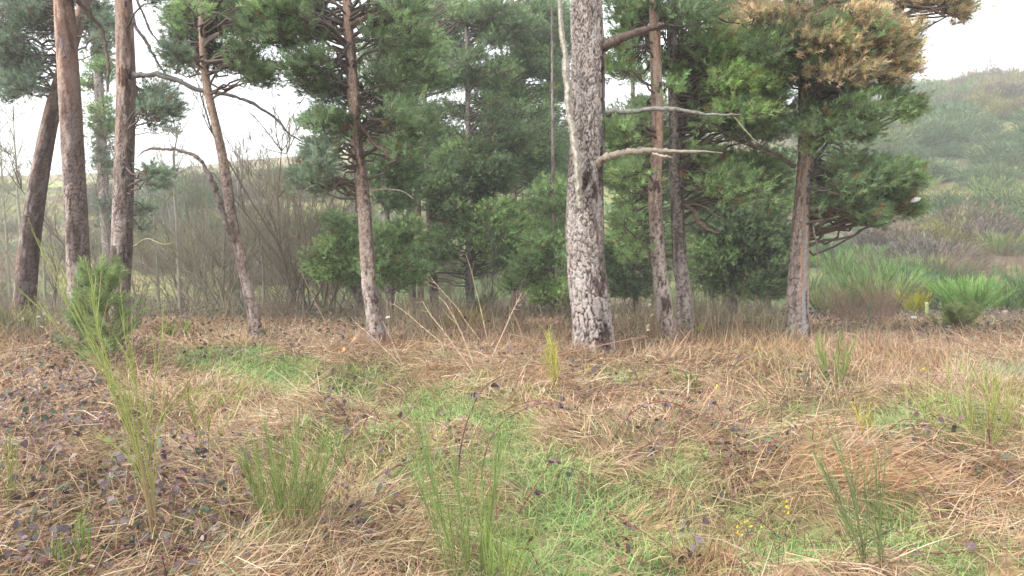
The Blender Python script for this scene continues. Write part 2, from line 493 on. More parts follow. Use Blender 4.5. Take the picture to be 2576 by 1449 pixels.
PAL_B = np.array([(.13, .085, .095), (.10, .07, .08), (.16, .105, .11), (.17, .09, .08), (.11, .125, .085), (.085, .11, .07), (.20, .11, .075), (.19, .14, .13), (.14, .11, .12)])
def build_leaves():
    n = 100000
    X, Y = sample_near(n, 2.3, 14, .9)
    br = mask(BRAM, X, Y)
    nz = fbm(X * 2.4, Y * 2.4, 17, 3)
    k = rng.random(n) < np.clip(br * 1.3 - .22 + (nz - .55) * .9 * (br > .1), .006, 1)
    X, Y = X[k], Y[k]; m = len(X)
    az = rng.uniform(0, 2 * np.pi, m); el = rng.normal(.1, .6, m)
    D = np.stack([np.cos(az) * np.cos(el), np.sin(az) * np.cos(el), np.sin(el)], -1)
    br = br[k]
    Z = terrain(X, Y) + .03 + rng.random(m) ** .7 * (.08 + .20 * br)
    S = .013 + .043 * rng.random(m) ** 1.4
    C = PAL_B[rng.integers(0, len(PAL_B), m)] * rng.uniform(.6, 1.4, (m, 1))
    o = mesh_np('bramble_leaves', *leaf_mesh(np.stack([X, Y, Z], -1), D, S, C)[:2], M_leaf, None, np.repeat(C, 15, 0))
    tag(o, 'low carpet of purplish and dark green bramble leaves', 'bramble leaves', kind='stuff')
    # leaf litter and scrub in the dip behind the trees
    n = 40000
    Y = rng.uniform(9, 30, n); X = (rng.random(n) * 2 - 1) * (.8 * Y + 1)
    az = rng.uniform(0, 2 * np.pi, n); el = rng.normal(.2, .5, n)
    D = np.stack([np.cos(az) * np.cos(el), np.sin(az) * np.cos(el), np.sin(el)], -1)
    Z = terrain(X, Y) + .01 + np.abs(rng.normal(0, .09, n))
    C = np.array([(.15, .10, .07), (.20, .14, .10), (.10, .08, .07), (.08, .10, .05), (.17, .15, .13), (.14, .085, .06)])[rng.integers(0, 6, n)] * rng.uniform(.7, 1.25, (n, 1))
    o = mesh_np('leaf_litter', *leaf_mesh(np.stack([X, Y, Z], -1), D, rng.uniform(.03, .075, n), C)[:2], M_leaf, None, np.repeat(C, 15, 0))
    tag(o, 'brown fallen leaves and low weeds under the trees', 'leaf litter', kind='stuff')
    # low tangle of thin bramble runners and twigs
    n = 9000
    X, Y = sample_near(n, 2.4, 14, .9)
    kb = rng.random(n) < .22 + .78 * mask(BRAM, X, Y)
    X, Y = X[kb], Y[kb]; n = len(X)
    az = rng.uniform(0, 2 * np.pi, n); L = rng.uniform(.15, .6, n); hh = rng.uniform(.05, .24, n)
    t = np.linspace(0, 1, 6)
    px = X[:, None] + np.cos(az)[:, None] * L[:, None] * t + rng.normal(0, .012, (n, 6))
    py = Y[:, None] + np.sin(az)[:, None] * L[:, None] * t + rng.normal(0, .012, (n, 6))
    pz = terrain(px, py) + .02 + hh[:, None] * np.sin(t * np.pi * .85)[None]
    P = np.stack([px, py, pz], -1)
    V, F = tubes(P, np.linspace(.0024, .0010, 6)[None] * rng.uniform(.8, 1.5, (n, 1)), 3)
    C = np.array([(.20, .07, .07), (.26, .15, .10), (.14, .06, .07), (.38, .25, .16)])[rng.integers(0, 4, n)]
    o = mesh_np('bramble_tangle', V, F, M_twig, None, np.repeat(C, 18, 0))
    tag(o, 'tangle of thin reddish runners over the ground', 'runners', kind='stuff')
build_blades()
build_leaves()

# ------------------------------------------------------------------ trunks with plated bark
def voro(u, v, nu, seed, jit=.85):
    """periodic-in-u cellular noise: returns F1, F2 - F1, random id of the cell"""
    iu = np.floor(u).astype(int); iv = np.floor(v).astype(int)
    best = np.full(u.shape, 9.); sec = np.full(u.shape, 9.); rid = np.zeros(u.shape)
    for du in (-1, 0, 1):
        for dv_ in (-1, 0, 1):
            cu = iu + du; cv = iv + dv_
            cw = np.mod(cu, nu)
            ox = _hash(cw, cv, seed) * jit; oy = _hash(cw, cv, seed + 5) * jit
            d = np.hypot(cu + ox - u, cv + oy - v)
            r = _hash(cw, cv, seed + 9)
            nb = d < best
            sec = np.where(nb, best, np.minimum(sec, d))
            rid = np.where(nb, r, rid)
            best = np.where(nb, d, best)
    return best, sec - best, rid

GREY = [(.43, .38, .36), (.35, .30, .28), (.51, .46, .43), (.46, .36, .31), (.27, .23, .22)]
ORNG = [(.52, .31, .21), (.42, .24, .17), (.57, .38, .28), (.33, .21, .17), (.48, .35, .29)]
DARK = [(.20, .16, .15), (.15, .12, .12), (.26, .20, .18), (.28, .17, .12), (.12, .10, .10)]
def trunk(parent, d, path, res=.012, orange=(9, 9), pal=GREY, plate=.05, deep=.012, dark_side=0, seed=1, ext=(2.6, .5), wet_off=.15, stains=(), strip=None, flare=1.25, name='trunk'):
    """path: (px, py, width px) from the base up; orange: picture rows between which the bark turns orange"""
    pts = []
    for (px, py, wd) in path:
        p = at(px, py, d)
        pts.append((p.x, p.y, p.z, wd / 2 * d / FX, py))
    b = pts[0]
    bz = float(terrain(b[0], b[1]))
    pts[0] = (b[0], b[1], min(b[2], bz + .02), b[3], b[4])
    pts = [(b[0], b[1], pts[0][2] - .25, b[3] * 1.05, b[4] + 30)] + pts
    e = pts[-1]; f = pts[-2]
    sl = (e[0] - f[0]) / max(e[2] - f[2], .1) * .6
    pts.append((e[0] + sl * ext[0], e[1], e[2] + ext[0], e[3] * ext[1], e[4] - 300))
    pts = np.array(pts)
    length = pts[-1, 2] - pts[0, 2]
    rows = int(length / res) + 2
    sm = spline(pts, max(60, rows // 4))
    zz = np.linspace(pts[0, 2], pts[-1, 2], rows)
    S = np.stack([np.interp(zz, sm[:, 2], sm[:, i]) for i in range(5)], -1)
    rmean = float(np.mean(S[:, 3]))
    seg = int(np.clip(2 * np.pi * rmean / res, 14, 150))
    th = np.linspace(0, 2 * np.pi, seg, endpoint=False)
    TH, ZZ = np.meshgrid(th, zz)
    Rr = np.repeat(S[:, 3:4], seg, 1)
    hb = ZZ - (pts[0, 2] + .25)
    Rr = Rr * (1 + (flare - 1) * np.exp(-np.clip(hb, 0, 9) / .16) * (.7 + .5 * np.sin(TH * 5 + seed)))
    Rr = Rr * (1 + .035 * np.sin(TH * 2 + ZZ * 1.3 + seed) + .03 * (vnoise(ZZ * 3 + seed, np.cos(TH) * 1.5, seed) - .5))
    nu = max(5, int(round(2 * np.pi * rmean / plate)))
    wu = (fbm(TH * 4, ZZ * 9, seed + 3, 4) - .5) * 1.5
    wu = wu * np.minimum(1, np.minimum(TH, 2 * np.pi - TH) / .3)
    U = TH / (2 * np.pi) * nu + wu
    Vv = ZZ / (plate * 3.1) + (fbm(np.cos(TH) * 4, ZZ * 5, seed + 8, 3) - .5) * 1.8
    f1, edge, rid = voro(U, Vv, nu, seed)
    f1b, edgeb, ridb = voro(U * 2.0, Vv * 1.7, int(nu * 2.0) or 1, seed + 40)
    upper = smooth((orange[1] - S[:, 4]) / (orange[1] - orange[0] + 1e-6) * -1 + 1)[:, None] if orange[1] > orange[0] else np.zeros((rows, 1))
    # upper = 1 above row orange[0], 0 below row orange[1]
    upper = 1 - smooth((S[:, 4] - orange[0]) / max(orange[1] - orange[0], 1))[:, None] if orange[0] < orange[1] else np.zeros((rows, 1))
    upper = np.clip(upper + (fbm(TH * 2, ZZ * 3, seed + 14, 3) - .5) * 1.6 * (upper > .02) * (upper < .98), 0, 1)
    lowm = .12 + .88 * smooth((S[:, 4] - 500) / 240)[:, None]
    lowm = np.clip(lowm + (fbm(TH * 1.5, ZZ * 3, seed + 90, 3) - .5) * .5, 0, 1)
    hgt = smooth(edge / .32) * (.6 + .4 * rid) * (.35 + .65 * lowm) + (.5 - .28 * lowm) * smooth(edgeb / .3) + .12 * (1 - lowm)
    amp = deep * (1 - .72 * upper)
    Rr = Rr + amp * (hgt - .8)
    pal = np.array(pal); po = np.array(ORNG)
    q = (rid * 4.999).astype(int)
    c = lerp(pal[q], po[q], upper[..., None])
    qb = (ridb * 4.999).astype(int)
    c = lerp(c, lerp(pal[qb], po[qb], upper[..., None]), .45)
    c = lerp(c, c.mean(axis=(0, 1), keepdims=True), .34)
    fis = ((1 - smooth(edge / .27)) * lowm + (1 - smooth(edgeb / .40)) * (1 - lowm) * 1.0)[..., None] * (1 - .65 * upper[..., None])
    c = lerp(c, cc(.06, .043, .04), fis * (.72 + .5 * fbm(np.cos(TH) * 2, ZZ * 2.2, seed + 33, 3))[..., None])
    blot = smooth((fbm(np.cos(TH) * 2.2 + 5, ZZ * 2.5 + np.sin(TH) * 2.2, seed + 60, 5) - .565) * 12)[..., None]
    c = lerp(c, c * cc(.40, .36, .35), blot * .7)
    pale = smooth((fbm(TH * 2.5, ZZ * 5 + 9, seed + 66, 5) - .60) * 14)[..., None]
    c = lerp(c, cc(.50, .46, .44), pale * .4)
    if dark_side:                                   # rain-damp flank plus unlit-side shade, both painted into the bark colour
        wet_shade = smooth((np.cos(TH - dark_side) + wet_off + (fbm(TH * 2, ZZ * 5, seed + 71, 3) - .5) * 1.5) * 1.6)[..., None]
        c = lerp(c, c * cc(.46, .42, .43), wet_shade)
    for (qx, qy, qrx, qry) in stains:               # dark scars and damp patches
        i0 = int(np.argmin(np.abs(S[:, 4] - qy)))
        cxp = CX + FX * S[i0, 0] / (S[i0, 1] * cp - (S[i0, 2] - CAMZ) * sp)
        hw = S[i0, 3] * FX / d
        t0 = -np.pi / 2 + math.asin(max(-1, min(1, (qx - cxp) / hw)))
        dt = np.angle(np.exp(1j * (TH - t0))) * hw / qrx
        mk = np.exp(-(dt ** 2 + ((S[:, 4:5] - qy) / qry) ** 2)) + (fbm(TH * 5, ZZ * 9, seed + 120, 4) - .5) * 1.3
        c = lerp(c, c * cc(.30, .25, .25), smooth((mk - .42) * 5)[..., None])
    X = S[:, 0:1] + Rr * np.cos(TH); Y = S[:, 1:2] + Rr * np.sin(TH)
    if strip is not None:                           # bark torn away: bare grey wood with orange lips
        y0, y1, th0, wdt = strip
        row = S[:, 4:5]
        inside = smooth((row - y0) / 25) * smooth((y1 - row) / 12)
        dth = np.abs(np.angle(np.exp(1j * (TH - th0 - .25 * np.sin(ZZ * 2.2))))) / (wdt * (.75 + .7 * (vnoise(ZZ * 4, ZZ * 0, seed) )))
        core = inside * smooth((1 - dth) * 4); lip = inside * smooth((1.75 - dth) * 4) * (1 - core)
        c = lerp(c, cc(.42, .25, .16), (lip * smooth((760 - row) / 120 + .3))[..., None])
        gw = fbm(TH * 14, ZZ * 1.6, seed + 80, 3)[..., None]
        c = lerp(c, lerp(cc(.24, .22, .22), cc(.46, .43, .42), gw), core[..., None])
        knot = smooth((vnoise(TH * 3, ZZ * 6, seed + 5) - .8) * 8)[..., None] * core[..., None]
        c = lerp(c, cc(.06, .045, .04), knot)
        Rr2 = Rr - .012 * core
        X = S[:, 0:1] + Rr2 * np.cos(TH); Y = S[:, 1:2] + Rr2 * np.sin(TH)
    V = np.stack([X, Y, ZZ], -1).reshape(-1, 3)
    org = np.array(parent.location)
    V = V - org
    idx = np.arange(rows * seg).reshape(rows, seg)
    a = idx[:-1]; bq = idx[1:]
    F = np.stack([a, np.roll(a, -1, 1), np.roll(bq, -1, 1), bq], -1).reshape(-1, 4)
    o = mesh_np(name, V, F, M_bark, parent, c.reshape(-1, 3))
    return S

def base_of(px, py, d):
    p = at(px, py, d)
    return Vector((p.x, p.y, float(terrain(p.x, p.y))))

def limb(parent, d, pts, name='branch', colr=(.2, .15, .13), seed=0, dd=None, label=None, sides=9, rough=.12, forks=0, n=None, kink=1.5):
    """pts: (px, py, width px); dd: depth change along the limb"""
    d = d + DEP.get(parent.name, 0)
    k = len(pts)
    dd = dd or [0] * k
    W = []
    for (px, py, wd), q in zip(pts, dd):
        p = at(px, py, d + q); W.append((p.x, p.y, p.z, wd / 2 * d / FX))
    n = n or max(10, k * 7)
    S = spline(W, n)
    r_ = np.random.default_rng(seed + 5)
    tt_ = np.linspace(0, k * 2.2, n)
    S[:, :3] += r_.normal(0, 1, (n, 3)) * S[:, 3:4] * .14
    for q_ in range(3):
        S[:, q_] += (vnoise(tt_, tt_ * 0 + q_ * 3.3, seed + 7) - .5) * S[:, 3] * kink * (tt_ > .8)
    S[:, 3] *= 1 + .3 * (vnoise(tt_ * 2, tt_ * 0 + 9, seed + 4) - .5)
    S[0, 3] *= 1.35; S[1, 3] *= 1.12
    rad = np.maximum(S[:, 3], .0015)
    V, F = tubes(S[None, :, :3], rad[None], sides)
    V = V.reshape(n, sides, 3); ctr = S[:, None, :3]
    V = ctr + (V - ctr) * (1 + r_.normal(0, rough, (n, sides, 1)))
    c = np.array(colr)[None, None] * np.repeat(r_.uniform(.7, 1.3, (1, sides, 1)), n, 0) * r_.uniform(.85, 1.15, (n, sides, 1))
    parts = [(V.reshape(-1, 3), F, np.broadcast_to(c, (n, sides, 3)).reshape(-1, 3))]
    if forks:
        i = r_.integers(n // 3, n, forks)
        st = S[i, :3]
        dr = norm(r_.normal(0, 1, (forks, 3)) + np.array([0, 0, .3]) + norm(S[i, :3] - S[np.maximum(i - 3, 0), :3]) * .8)
        Lf = r_.uniform(.05, .22, forks)
        t = np.linspace(0, 1, 4)
        P = st[:, None] + dr[:, None] * (Lf[:, None] * t)[..., None] + r_.normal(0, .008, (forks, 4, 3)) * t[None, :, None]
        v, f = tubes(P, np.linspace(1, .3, 4)[None] * np.minimum(rad[i], .006)[:, None] * .8, 3)
        parts.append((v, f, np.repeat(np.array(colr)[None], len(v), 0)))
    V, F, C = join(parts)
    o = mesh_np(name, V - np.array(parent.location), F, M_wood, parent, C)
    if label: o['label'] = label
    return o

# ------------------------------------------------------------------ needles
G_DARK = cc(.185, .260, .135); G_MID = cc(.265, .375, .170); G_LITE = cc(.38, .51, .21); G_BLUE = cc(.225, .29, .205)
G_GOLD = cc(.55, .44, .27); G_RUST = cc(.42, .19, .08)
def needles(C0, AX, L, wdt, tint, per=9, r_=rng, shoot=.085):
    """shoots: needles set all along a short axis, pointing forward and out"""
    N = len(C0)
    f = r_.random((N * per, 1)) ** .8
    ax = np.repeat(AX, per, 0)
    c = np.repeat(C0, per, 0) + ax * f * shoot; l = np.repeat(L, per)
    rad = norm(np.cross(ax, r_.normal(size=ax.shape)))
    a = norm(ax * (.55 + .8 * f) + rad * .8)
    s = norm(np.cross(a, r_.normal(size=a.shape))) * (wdt * r_.uniform(.7, 1.3, (N * per, 1)))
    l = l * r_.uniform(.7, 1.15, N * per)
    V = np.stack([c - s, c + s, c + a * l[:, None] + s * .2], 1).reshape(-1, 3)
    F = np.arange(N * per * 3).reshape(-1, 3)
    return V, F, np.repeat(np.repeat(tint, per, 0), 3, 0)

PADS = 1.95
def crown(parent, d, S, regions, seed=0, dens=1.0, bare=.85, wood=(.13, .10, .09), scale=1.0, trunk_link=True):
    """regions: (cx, cy, RX, RY, pads, pad px, tint[, depth spread m]); S = trunk samples x,y,z,r,row"""
    r_ = np.random.default_rng(seed + 100)
    org = np.array(parent.location)
    NV = []; limbs = []; twigs = []
    for reg in regions:
        cx, cy, RX, RY, npad, psz, tint = reg[:7]
        dsp = reg[7] if len(reg) > 7 else .9
        for i in range(int(npad * PADS * dens + .5)):
            a = r_.uniform(0, 2 * np.pi); q = math.sqrt(r_.random())
            px = cx + RX * q * math.cos(a); py = cy + RY * q * math.sin(a)
            dy = d + r_.uniform(-dsp, dsp)
            tx_ = float(at(px, py, d).x); tz_ = float(at(px, py, d).z)
            if abs(tx_ - np.interp(tz_, S[:, 2], S[:, 0])) < .12 + psz * d / FX and r_.random() < bare:
                dy = d + .35 + r_.uniform(0, dsp)
            C = np.array(at(px, py, dy))
            rad = psz * d / FX * r_.uniform(.7, 1.25)
            rx, ry, rz = rad, rad, rad * .58
            # limb from the stem
            if trunk_link:
                zt = C[2] - r_.uniform(.0, .45) * abs(C[0] - np.interp(C[2], S[:, 2], S[:, 0])) + r_.uniform(-.1, .15)
                zt = np.clip(zt, S[10, 2] + .4, S[-5, 2])
                T = np.array([np.interp(zt, S[:, 2], S[:, 0]), np.interp(zt, S[:, 2], S[:, 1]), zt])
            else:
                T = C + np.array([r_.uniform(-.4, .4), .2, -.5])
            t = np.linspace(0, 1, 9)[:, None]
            bow = np.array([0, 0, 1.]) * np.sin(t * np.pi) * r_.uniform(-.12, .2) * np.linalg.norm(C - T)
            Pm = T + (C - T) * t + bow + r_.normal(0, .03, (9, 3)) * np.sin(t * np.pi)
            limbs.append((Pm, np.linspace(1, .35, 9) * min(.035, .010 + .008 * np.linalg.norm(C - T)) * scale))
            outw = C - T; outw[2] *= .3; outw = outw / (np.linalg.norm(outw) + 1e-6)
            ms = int(17 * (rad / .4) ** 1.2) + 6
            e = r_.normal(size=(ms, 3)); e = norm(e) * (r_.random((ms, 1)) ** .45)
            E = C + e * np.array([rx, ry, rz]) + outw * rad * .2
            st = C + (E - C) * r_.uniform(0, .35, (ms, 1)) - outw * rad * .3
            tt = np.linspace(0, 1, 4)[None, :, None]
            Pt = st[:, None] + (E - st)[:, None] * tt + np.array([0, 0, -.10]) * rad * np.sin(tt * np.pi) + r_.normal(0, .015, (ms, 4, 3))
            twigs.append((Pt, np.broadcast_to(np.linspace(.0055, .0025, 4), (ms, 4)) * scale))
            nt_ = 3
            f = r_.uniform(.45, 1.0, (ms, nt_, 1))
            Tc = st[:, None] + (E - st)[:, None] * f + r_.normal(0, .045, (ms, nt_, 3)) * scale
            ax = norm((E - st)[:, None] * 2.0 / rad + np.array([0, 0, .9]) + r_.normal(0, .55, (ms, nt_, 3)))
            Tc = Tc.reshape(-1, 3); ax = ax.reshape(-1, 3)
            tn = tint * r_.uniform(.7, 1.3) * r_.uniform(.6, 1.5, (len(Tc), 1)) * (1 + r_.normal(0, .06, (len(Tc), 3)))
            if tint is not G_GOLD and tint is not G_RUST:
                dead = r_.random(len(Tc)) < .012; tn[dead] = G_RUST * .8
            else:
                live = r_.random(len(Tc)) < .18; tn[live] = G_DARK
            NV.append((Tc, ax, tn))
    Tc = np.concatenate([x[0] for x in NV]); ax = np.concatenate([x[1] for x in NV]); tn = np.concatenate([x[2] for x in NV])
    wd = .0036 * (1 + max(0, d - 9) * .05)
    V, F, C = needles(Tc, ax, np.full(len(Tc), .068 * scale) * r_.uniform(.8, 1.2, len(Tc)), wd, np.clip(tn, .01, 1), 19 if d < 16 else 15, r_)
    o = mesh_np('crown', V - org, F, M_needle, parent, C, smooth_=False)
    parts = [tubes(np.array([l[0] for l in limbs]), np.array([l[1] for l in limbs]), 6), tubes(np.concatenate([t[0] for t in twigs]), np.concatenate([t[1] for t in twigs]), 3)]
    V, F = join(parts)
    mesh_np('boughs', V - org, F, M_twig, o, np.repeat(np.array(wood)[None], len(V), 0) * rng.uniform(.7, 1.3, (len(V), 1)))
    return o

DEP = {}
def pine(px, py, d, label, path, regions, group='pines standing around the clearing', name='pine_tree', seed=0, dens=1.1, bare=.85, **kw):
    nominal = d
    d = float(hit(px, py + (9 if name == 'slim_pine' or px == 1493 else 19)).y)
    root = empty(name, base_of(px, py, d), label, 'pine tree', group)
    DEP[root.name] = d - nominal
    S = trunk(root, d, path, seed=seed + 1, **kw)
    if regions:
        crown(root, d, S, regions, seed, dens, bare)
    return root, S

# ------------------------------------------------------------------ the pines (widths and rows surveyed from the photograph)
T7, S7 = pine(1493, 888, 8.5, 'thick grey pine in the middle of the clearing with plated bark and broken dead limbs',
  [(1494,888,108),(1489,800,101),(1481,725,102),(1473,650,96),(1471,575,97),(1473,450,88),(1478,350,84),(1478,250,82),(1480,125,79),(1475,0,75)],
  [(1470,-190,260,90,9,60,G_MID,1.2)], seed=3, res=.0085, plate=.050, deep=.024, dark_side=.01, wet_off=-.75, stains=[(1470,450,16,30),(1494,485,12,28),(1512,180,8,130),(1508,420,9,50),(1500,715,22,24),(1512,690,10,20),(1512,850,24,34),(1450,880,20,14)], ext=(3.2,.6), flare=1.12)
limb(T7, 8.45, [(1500,125,22),(1530,112,24),(1570,95,20),(1620,76,16),(1650,66,13),(1668,62,7)], 'broken_limb', (.12,.085,.075), 1, [0,-.05,-.15,-.2,-.25,-.3], 'dark reddish stub snapped off at its tip', rough=.07, kink=.5)
limb(T7, 8.45, [(1500,288,14),(1560,280,13),(1640,275,12),(1700,274,10),(1760,286,8),(1815,290,6),(1862,287,2)], 'dead_branch', (.165,.155,.14), 2, [0,-.1,-.2,-.3,-.35,-.4,-.45], 'bare grey branch without bark, tip bent down', forks=9)
limb(T7, 8.05, [(1843,290,5),(1862,315,5),(1885,340,4),(1905,360,3)], 'hanging_twig', (.24,.25,.16), 3)
limb(T7, 8.4, [(1495,425,20),(1515,405,19),(1545,388,17),(1600,380,15),(1660,383,12),(1740,381,7),(1818,385,2)], 'split_branch', (.26,.215,.175), 4, [0,-.05,-.1,-.15,-.2,-.25,-.3], 'pale splintered branch, lowest on the thick pine', forks=9, rough=.2)
limb(T7, 8.3, [(1640,386,8),(1672,392,7),(1690,396,2)], 'bark_sliver', (.62,.52,.44), 5, [-.08,-.08,-.08])
limb(T7, 8.24, [(1459,520,14),(1457,480,17),(1452,425,19),(1443,350,20),(1432,290,15),(1428,230,17),(1422,140,16),(1413,70,12),(1407,0,9),(1400,-60,6)], 'dead_leader', (.40,.36,.31), 6, [.06,.04,.0,0,.02,.02,.02,.02,.02,.05], 'smooth grey dead stem clinging to the left flank of the trunk', sides=12, rough=.12, kink=.35)
limb(T7, 8.3, [(1424,300,8),(1436,300,9),(1446,305,4)], 'knot', (.25,.21,.17), 7)

T6, S6 = pine(948, 856, 9.6, 'tall slim pine with flaking reddish bark, left of the thick grey one',
  [(949,858,44),(939,775,41),(929,725,38),(924,650,37),(914,500,35),(899,375,31),(889,250,28),(881,125,27),(873,0,21)],
  [(750,60,90,60,11,60,G_DARK),(790,170,75,30,7,45,G_DARK),(820,225,55,28,6,38,G_BLUE),(700,20,70,40,6,50,G_MID),(835,310,45,22,6,36,G_DARK),
   (815,395,40,25,6,36,G_BLUE),(800,450,40,30,6,36,G_BLUE),(990,60,80,70,11,55,G_DARK),(980,250,70,60,8,50,G_DARK),(960,-60,260,60,6,60,G_DARK),
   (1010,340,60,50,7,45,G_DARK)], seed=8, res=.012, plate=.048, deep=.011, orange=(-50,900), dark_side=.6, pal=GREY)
limb(T6, 9.55, [(885,62,13),(905,48,12),(930,38,10),(960,30,7),(1000,5,4)], 'branch', (.2,.13,.11), 11, [0,-.1,-.15,-.2,-.2], forks=4)
limb(T6, 9.55, [(880,108,8),(850,145,8),(800,180,7),(740,200,4),(700,205,2)], 'branch', (.12,.10,.10), 12, [0,-.1,-.2,-.2,-.2], forks=8)
limb(T6, 9.55, [(905,270,10),(930,295,9),(960,305,8),(995,325,5),(1010,350,3)], 'branch', (.13,.10,.09), 13, [0,-.2,-.3,-.3,-.3], forks=6)
limb(T6, 9.5, [(910,320,8),(940,360,8),(975,390,6),(985,400,3)], 'branch', (.16,.10,.09), 14, [0,-.2,-.3,-.3], forks=4)
limb(T6, 9.5, [(918,375,5),(932,352,4)], 'snag', (.5,.38,.25), 15, [0,-.1])
limb(T6, 9.5, [(930,480,4),(970,476,4),(1010,480,3),(1040,500,2)], 'branch', (.35,.30,.24), 16, [0,-.1,-.2,-.2])
limb(T6, 9.6, [(880,420,4),(850,410,4),(830,425,3),(815,450,2)], 'branch', (.16,.13,.12), 17, [0,0,0,0], forks=5)

T3, S3 = pine(295, 815, 10.8, 'straight stout pine with a long bare bough reaching right, beside the sapling',
  [(298,818,54),(300,740,52),(305,650,52),(307,600,51),(311,450,47),(315,330,44),(317,200,44),(313,60,41),(311,0,40)],
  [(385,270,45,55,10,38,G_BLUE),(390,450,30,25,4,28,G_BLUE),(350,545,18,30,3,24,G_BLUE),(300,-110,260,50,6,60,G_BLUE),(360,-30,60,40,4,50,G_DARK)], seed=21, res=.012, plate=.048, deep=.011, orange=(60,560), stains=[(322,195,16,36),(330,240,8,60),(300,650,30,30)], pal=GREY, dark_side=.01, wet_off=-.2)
limb(T3, 10.75, [(335,190,13),(360,185,13),(420,193,11),(500,226,10),(580,241,8),(640,262,7),(700,305,5),(730,338,4),(764,358,2)], 'bare_bough', (.13,.115,.115), 21, [0,-.1,-.3,-.5,-.6,-.6,-.6,-.6,-.6], 'long dark leafless bough arching out to the right', forks=12)
limb(T3, 10.75, [(333,40,9),(350,80,8),(375,120,7),(400,160,5),(430,205,3)], 'branch', (.13,.11,.11), 22, [0,-.2,-.3,-.3,-.3], forks=8)
limb(T3, 10.75, [(330,-20,8),(360,30,6),(380,80,5),(410,120,3)], 'branch', (.13,.11,.11), 23, [0,-.2,-.3,-.3], forks=8)
limb(T3, 10.75, [(338,620,4),(370,600,3),(410,615,2),(440,608,1)], 'branch', (.35,.36,.2), 24, [0,-.2,-.3,-.3], forks=7)

T2, S2 = pine(195, 838, 9.9, 'stout pine with orange upper bark standing behind the broom stalks at left',
  [(200,842,60),(202,780,58),(200,700,56),(195,600,55),(190,500,53),(183,380,51),(176,250,49),(168,120,46),(160,0,44)],
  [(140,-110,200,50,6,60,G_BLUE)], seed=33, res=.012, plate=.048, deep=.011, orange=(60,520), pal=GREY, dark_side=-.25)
limb(T2, 9.75, [(150,95,7),(158,120,6),(163,145,5)], 'snag', (.12,.10,.11), 31, [-.1,-.25,-.3])
limb(T2, 9.85, [(185,-10,16),(215,20,12),(250,60,10),(265,110,9),(270,170,8),(270,230,5)], 'branch', (.16,.12,.11), 32, [0,.2,.4,.5,.5,.5], forks=9)

T1, S1 = pine(60, 798, 12.4, 'dark leaning pine at the far left edge, crossing behind the orange one',
  [(58,800,50),(66,700,50),(76,600,49),(90,500,47),(107,400,43),(125,310,39),(148,220,35),(175,130,32),(198,50,30),(212,0,28)],
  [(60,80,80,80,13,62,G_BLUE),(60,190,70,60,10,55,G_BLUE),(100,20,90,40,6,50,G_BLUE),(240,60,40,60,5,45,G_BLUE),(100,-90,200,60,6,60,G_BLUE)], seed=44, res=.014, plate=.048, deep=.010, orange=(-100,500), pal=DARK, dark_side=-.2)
T4, S4 = pine(275, 765, 15.5, 'slender pine clothed in foliage seen between the two stout trunks',
  [(276,765,26),(272,640,26),(265,550,25),(260,450,24),(254,330,23),(248,200,22),(238,80,21),(234,0,20)],
  [(250,60,35,55,9,34,G_BLUE,.4),(250,190,30,60,9,32,G_MID,.4),(258,300,28,55,9,30,G_MID,.4),(262,400,26,45,6,26,G_BLUE,.4),(268,520,20,60,5,20,G_BLUE,.3),(430,330,10,10,1,20,G_BLUE)], bare=.1, seed=52, res=.02, plate=.04, deep=.008, pal=GREY)
T5, S5 = pine(645, 845, 11.2, 'slender leaning pine with a thin arching side stem, alone on the left of the clearing',
  [(646,848,34),(635,780,28),(617,700,27),(603,630,26),(584,550,26),(566,430,25),(545,325,22),(522,225,21),(511,125,18),(505,0,14)],
  [(530,30,75,50,12,55,G_MID),(470,80,55,50,8,45,G_DARK),(620,60,60,60,9,50,G_DARK),(590,150,70,25,7,38,G_DARK),(460,150,40,30,5,35,G_BLUE),(640,190,40,25,4,35,G_DARK),(560,-70,200,40,10,60,G_MID)], seed=63, res=.013, plate=.032, deep=.008, pal=[(.25,.21,.19),(.21,.17,.155),(.29,.245,.215),(.27,.19,.155),(.18,.15,.14)], orange=(-100,700))
limb(T5, 11.15, [(586,600,15),(572,560,14),(560,520,13),(546,485,12),(530,445,11),(512,412,9),(490,393,9),(460,380,7),(425,376,7),(385,374,6),(362,380,4),(346,396,2)], 'arched_side_stem', (.17,.135,.12), 61, [0,-.1,-.1,-.15,-.2,-.2,-.2,-.2,-.2,-.2,-.2,-.2], 'thin dark side stem bending over to the left', forks=8)

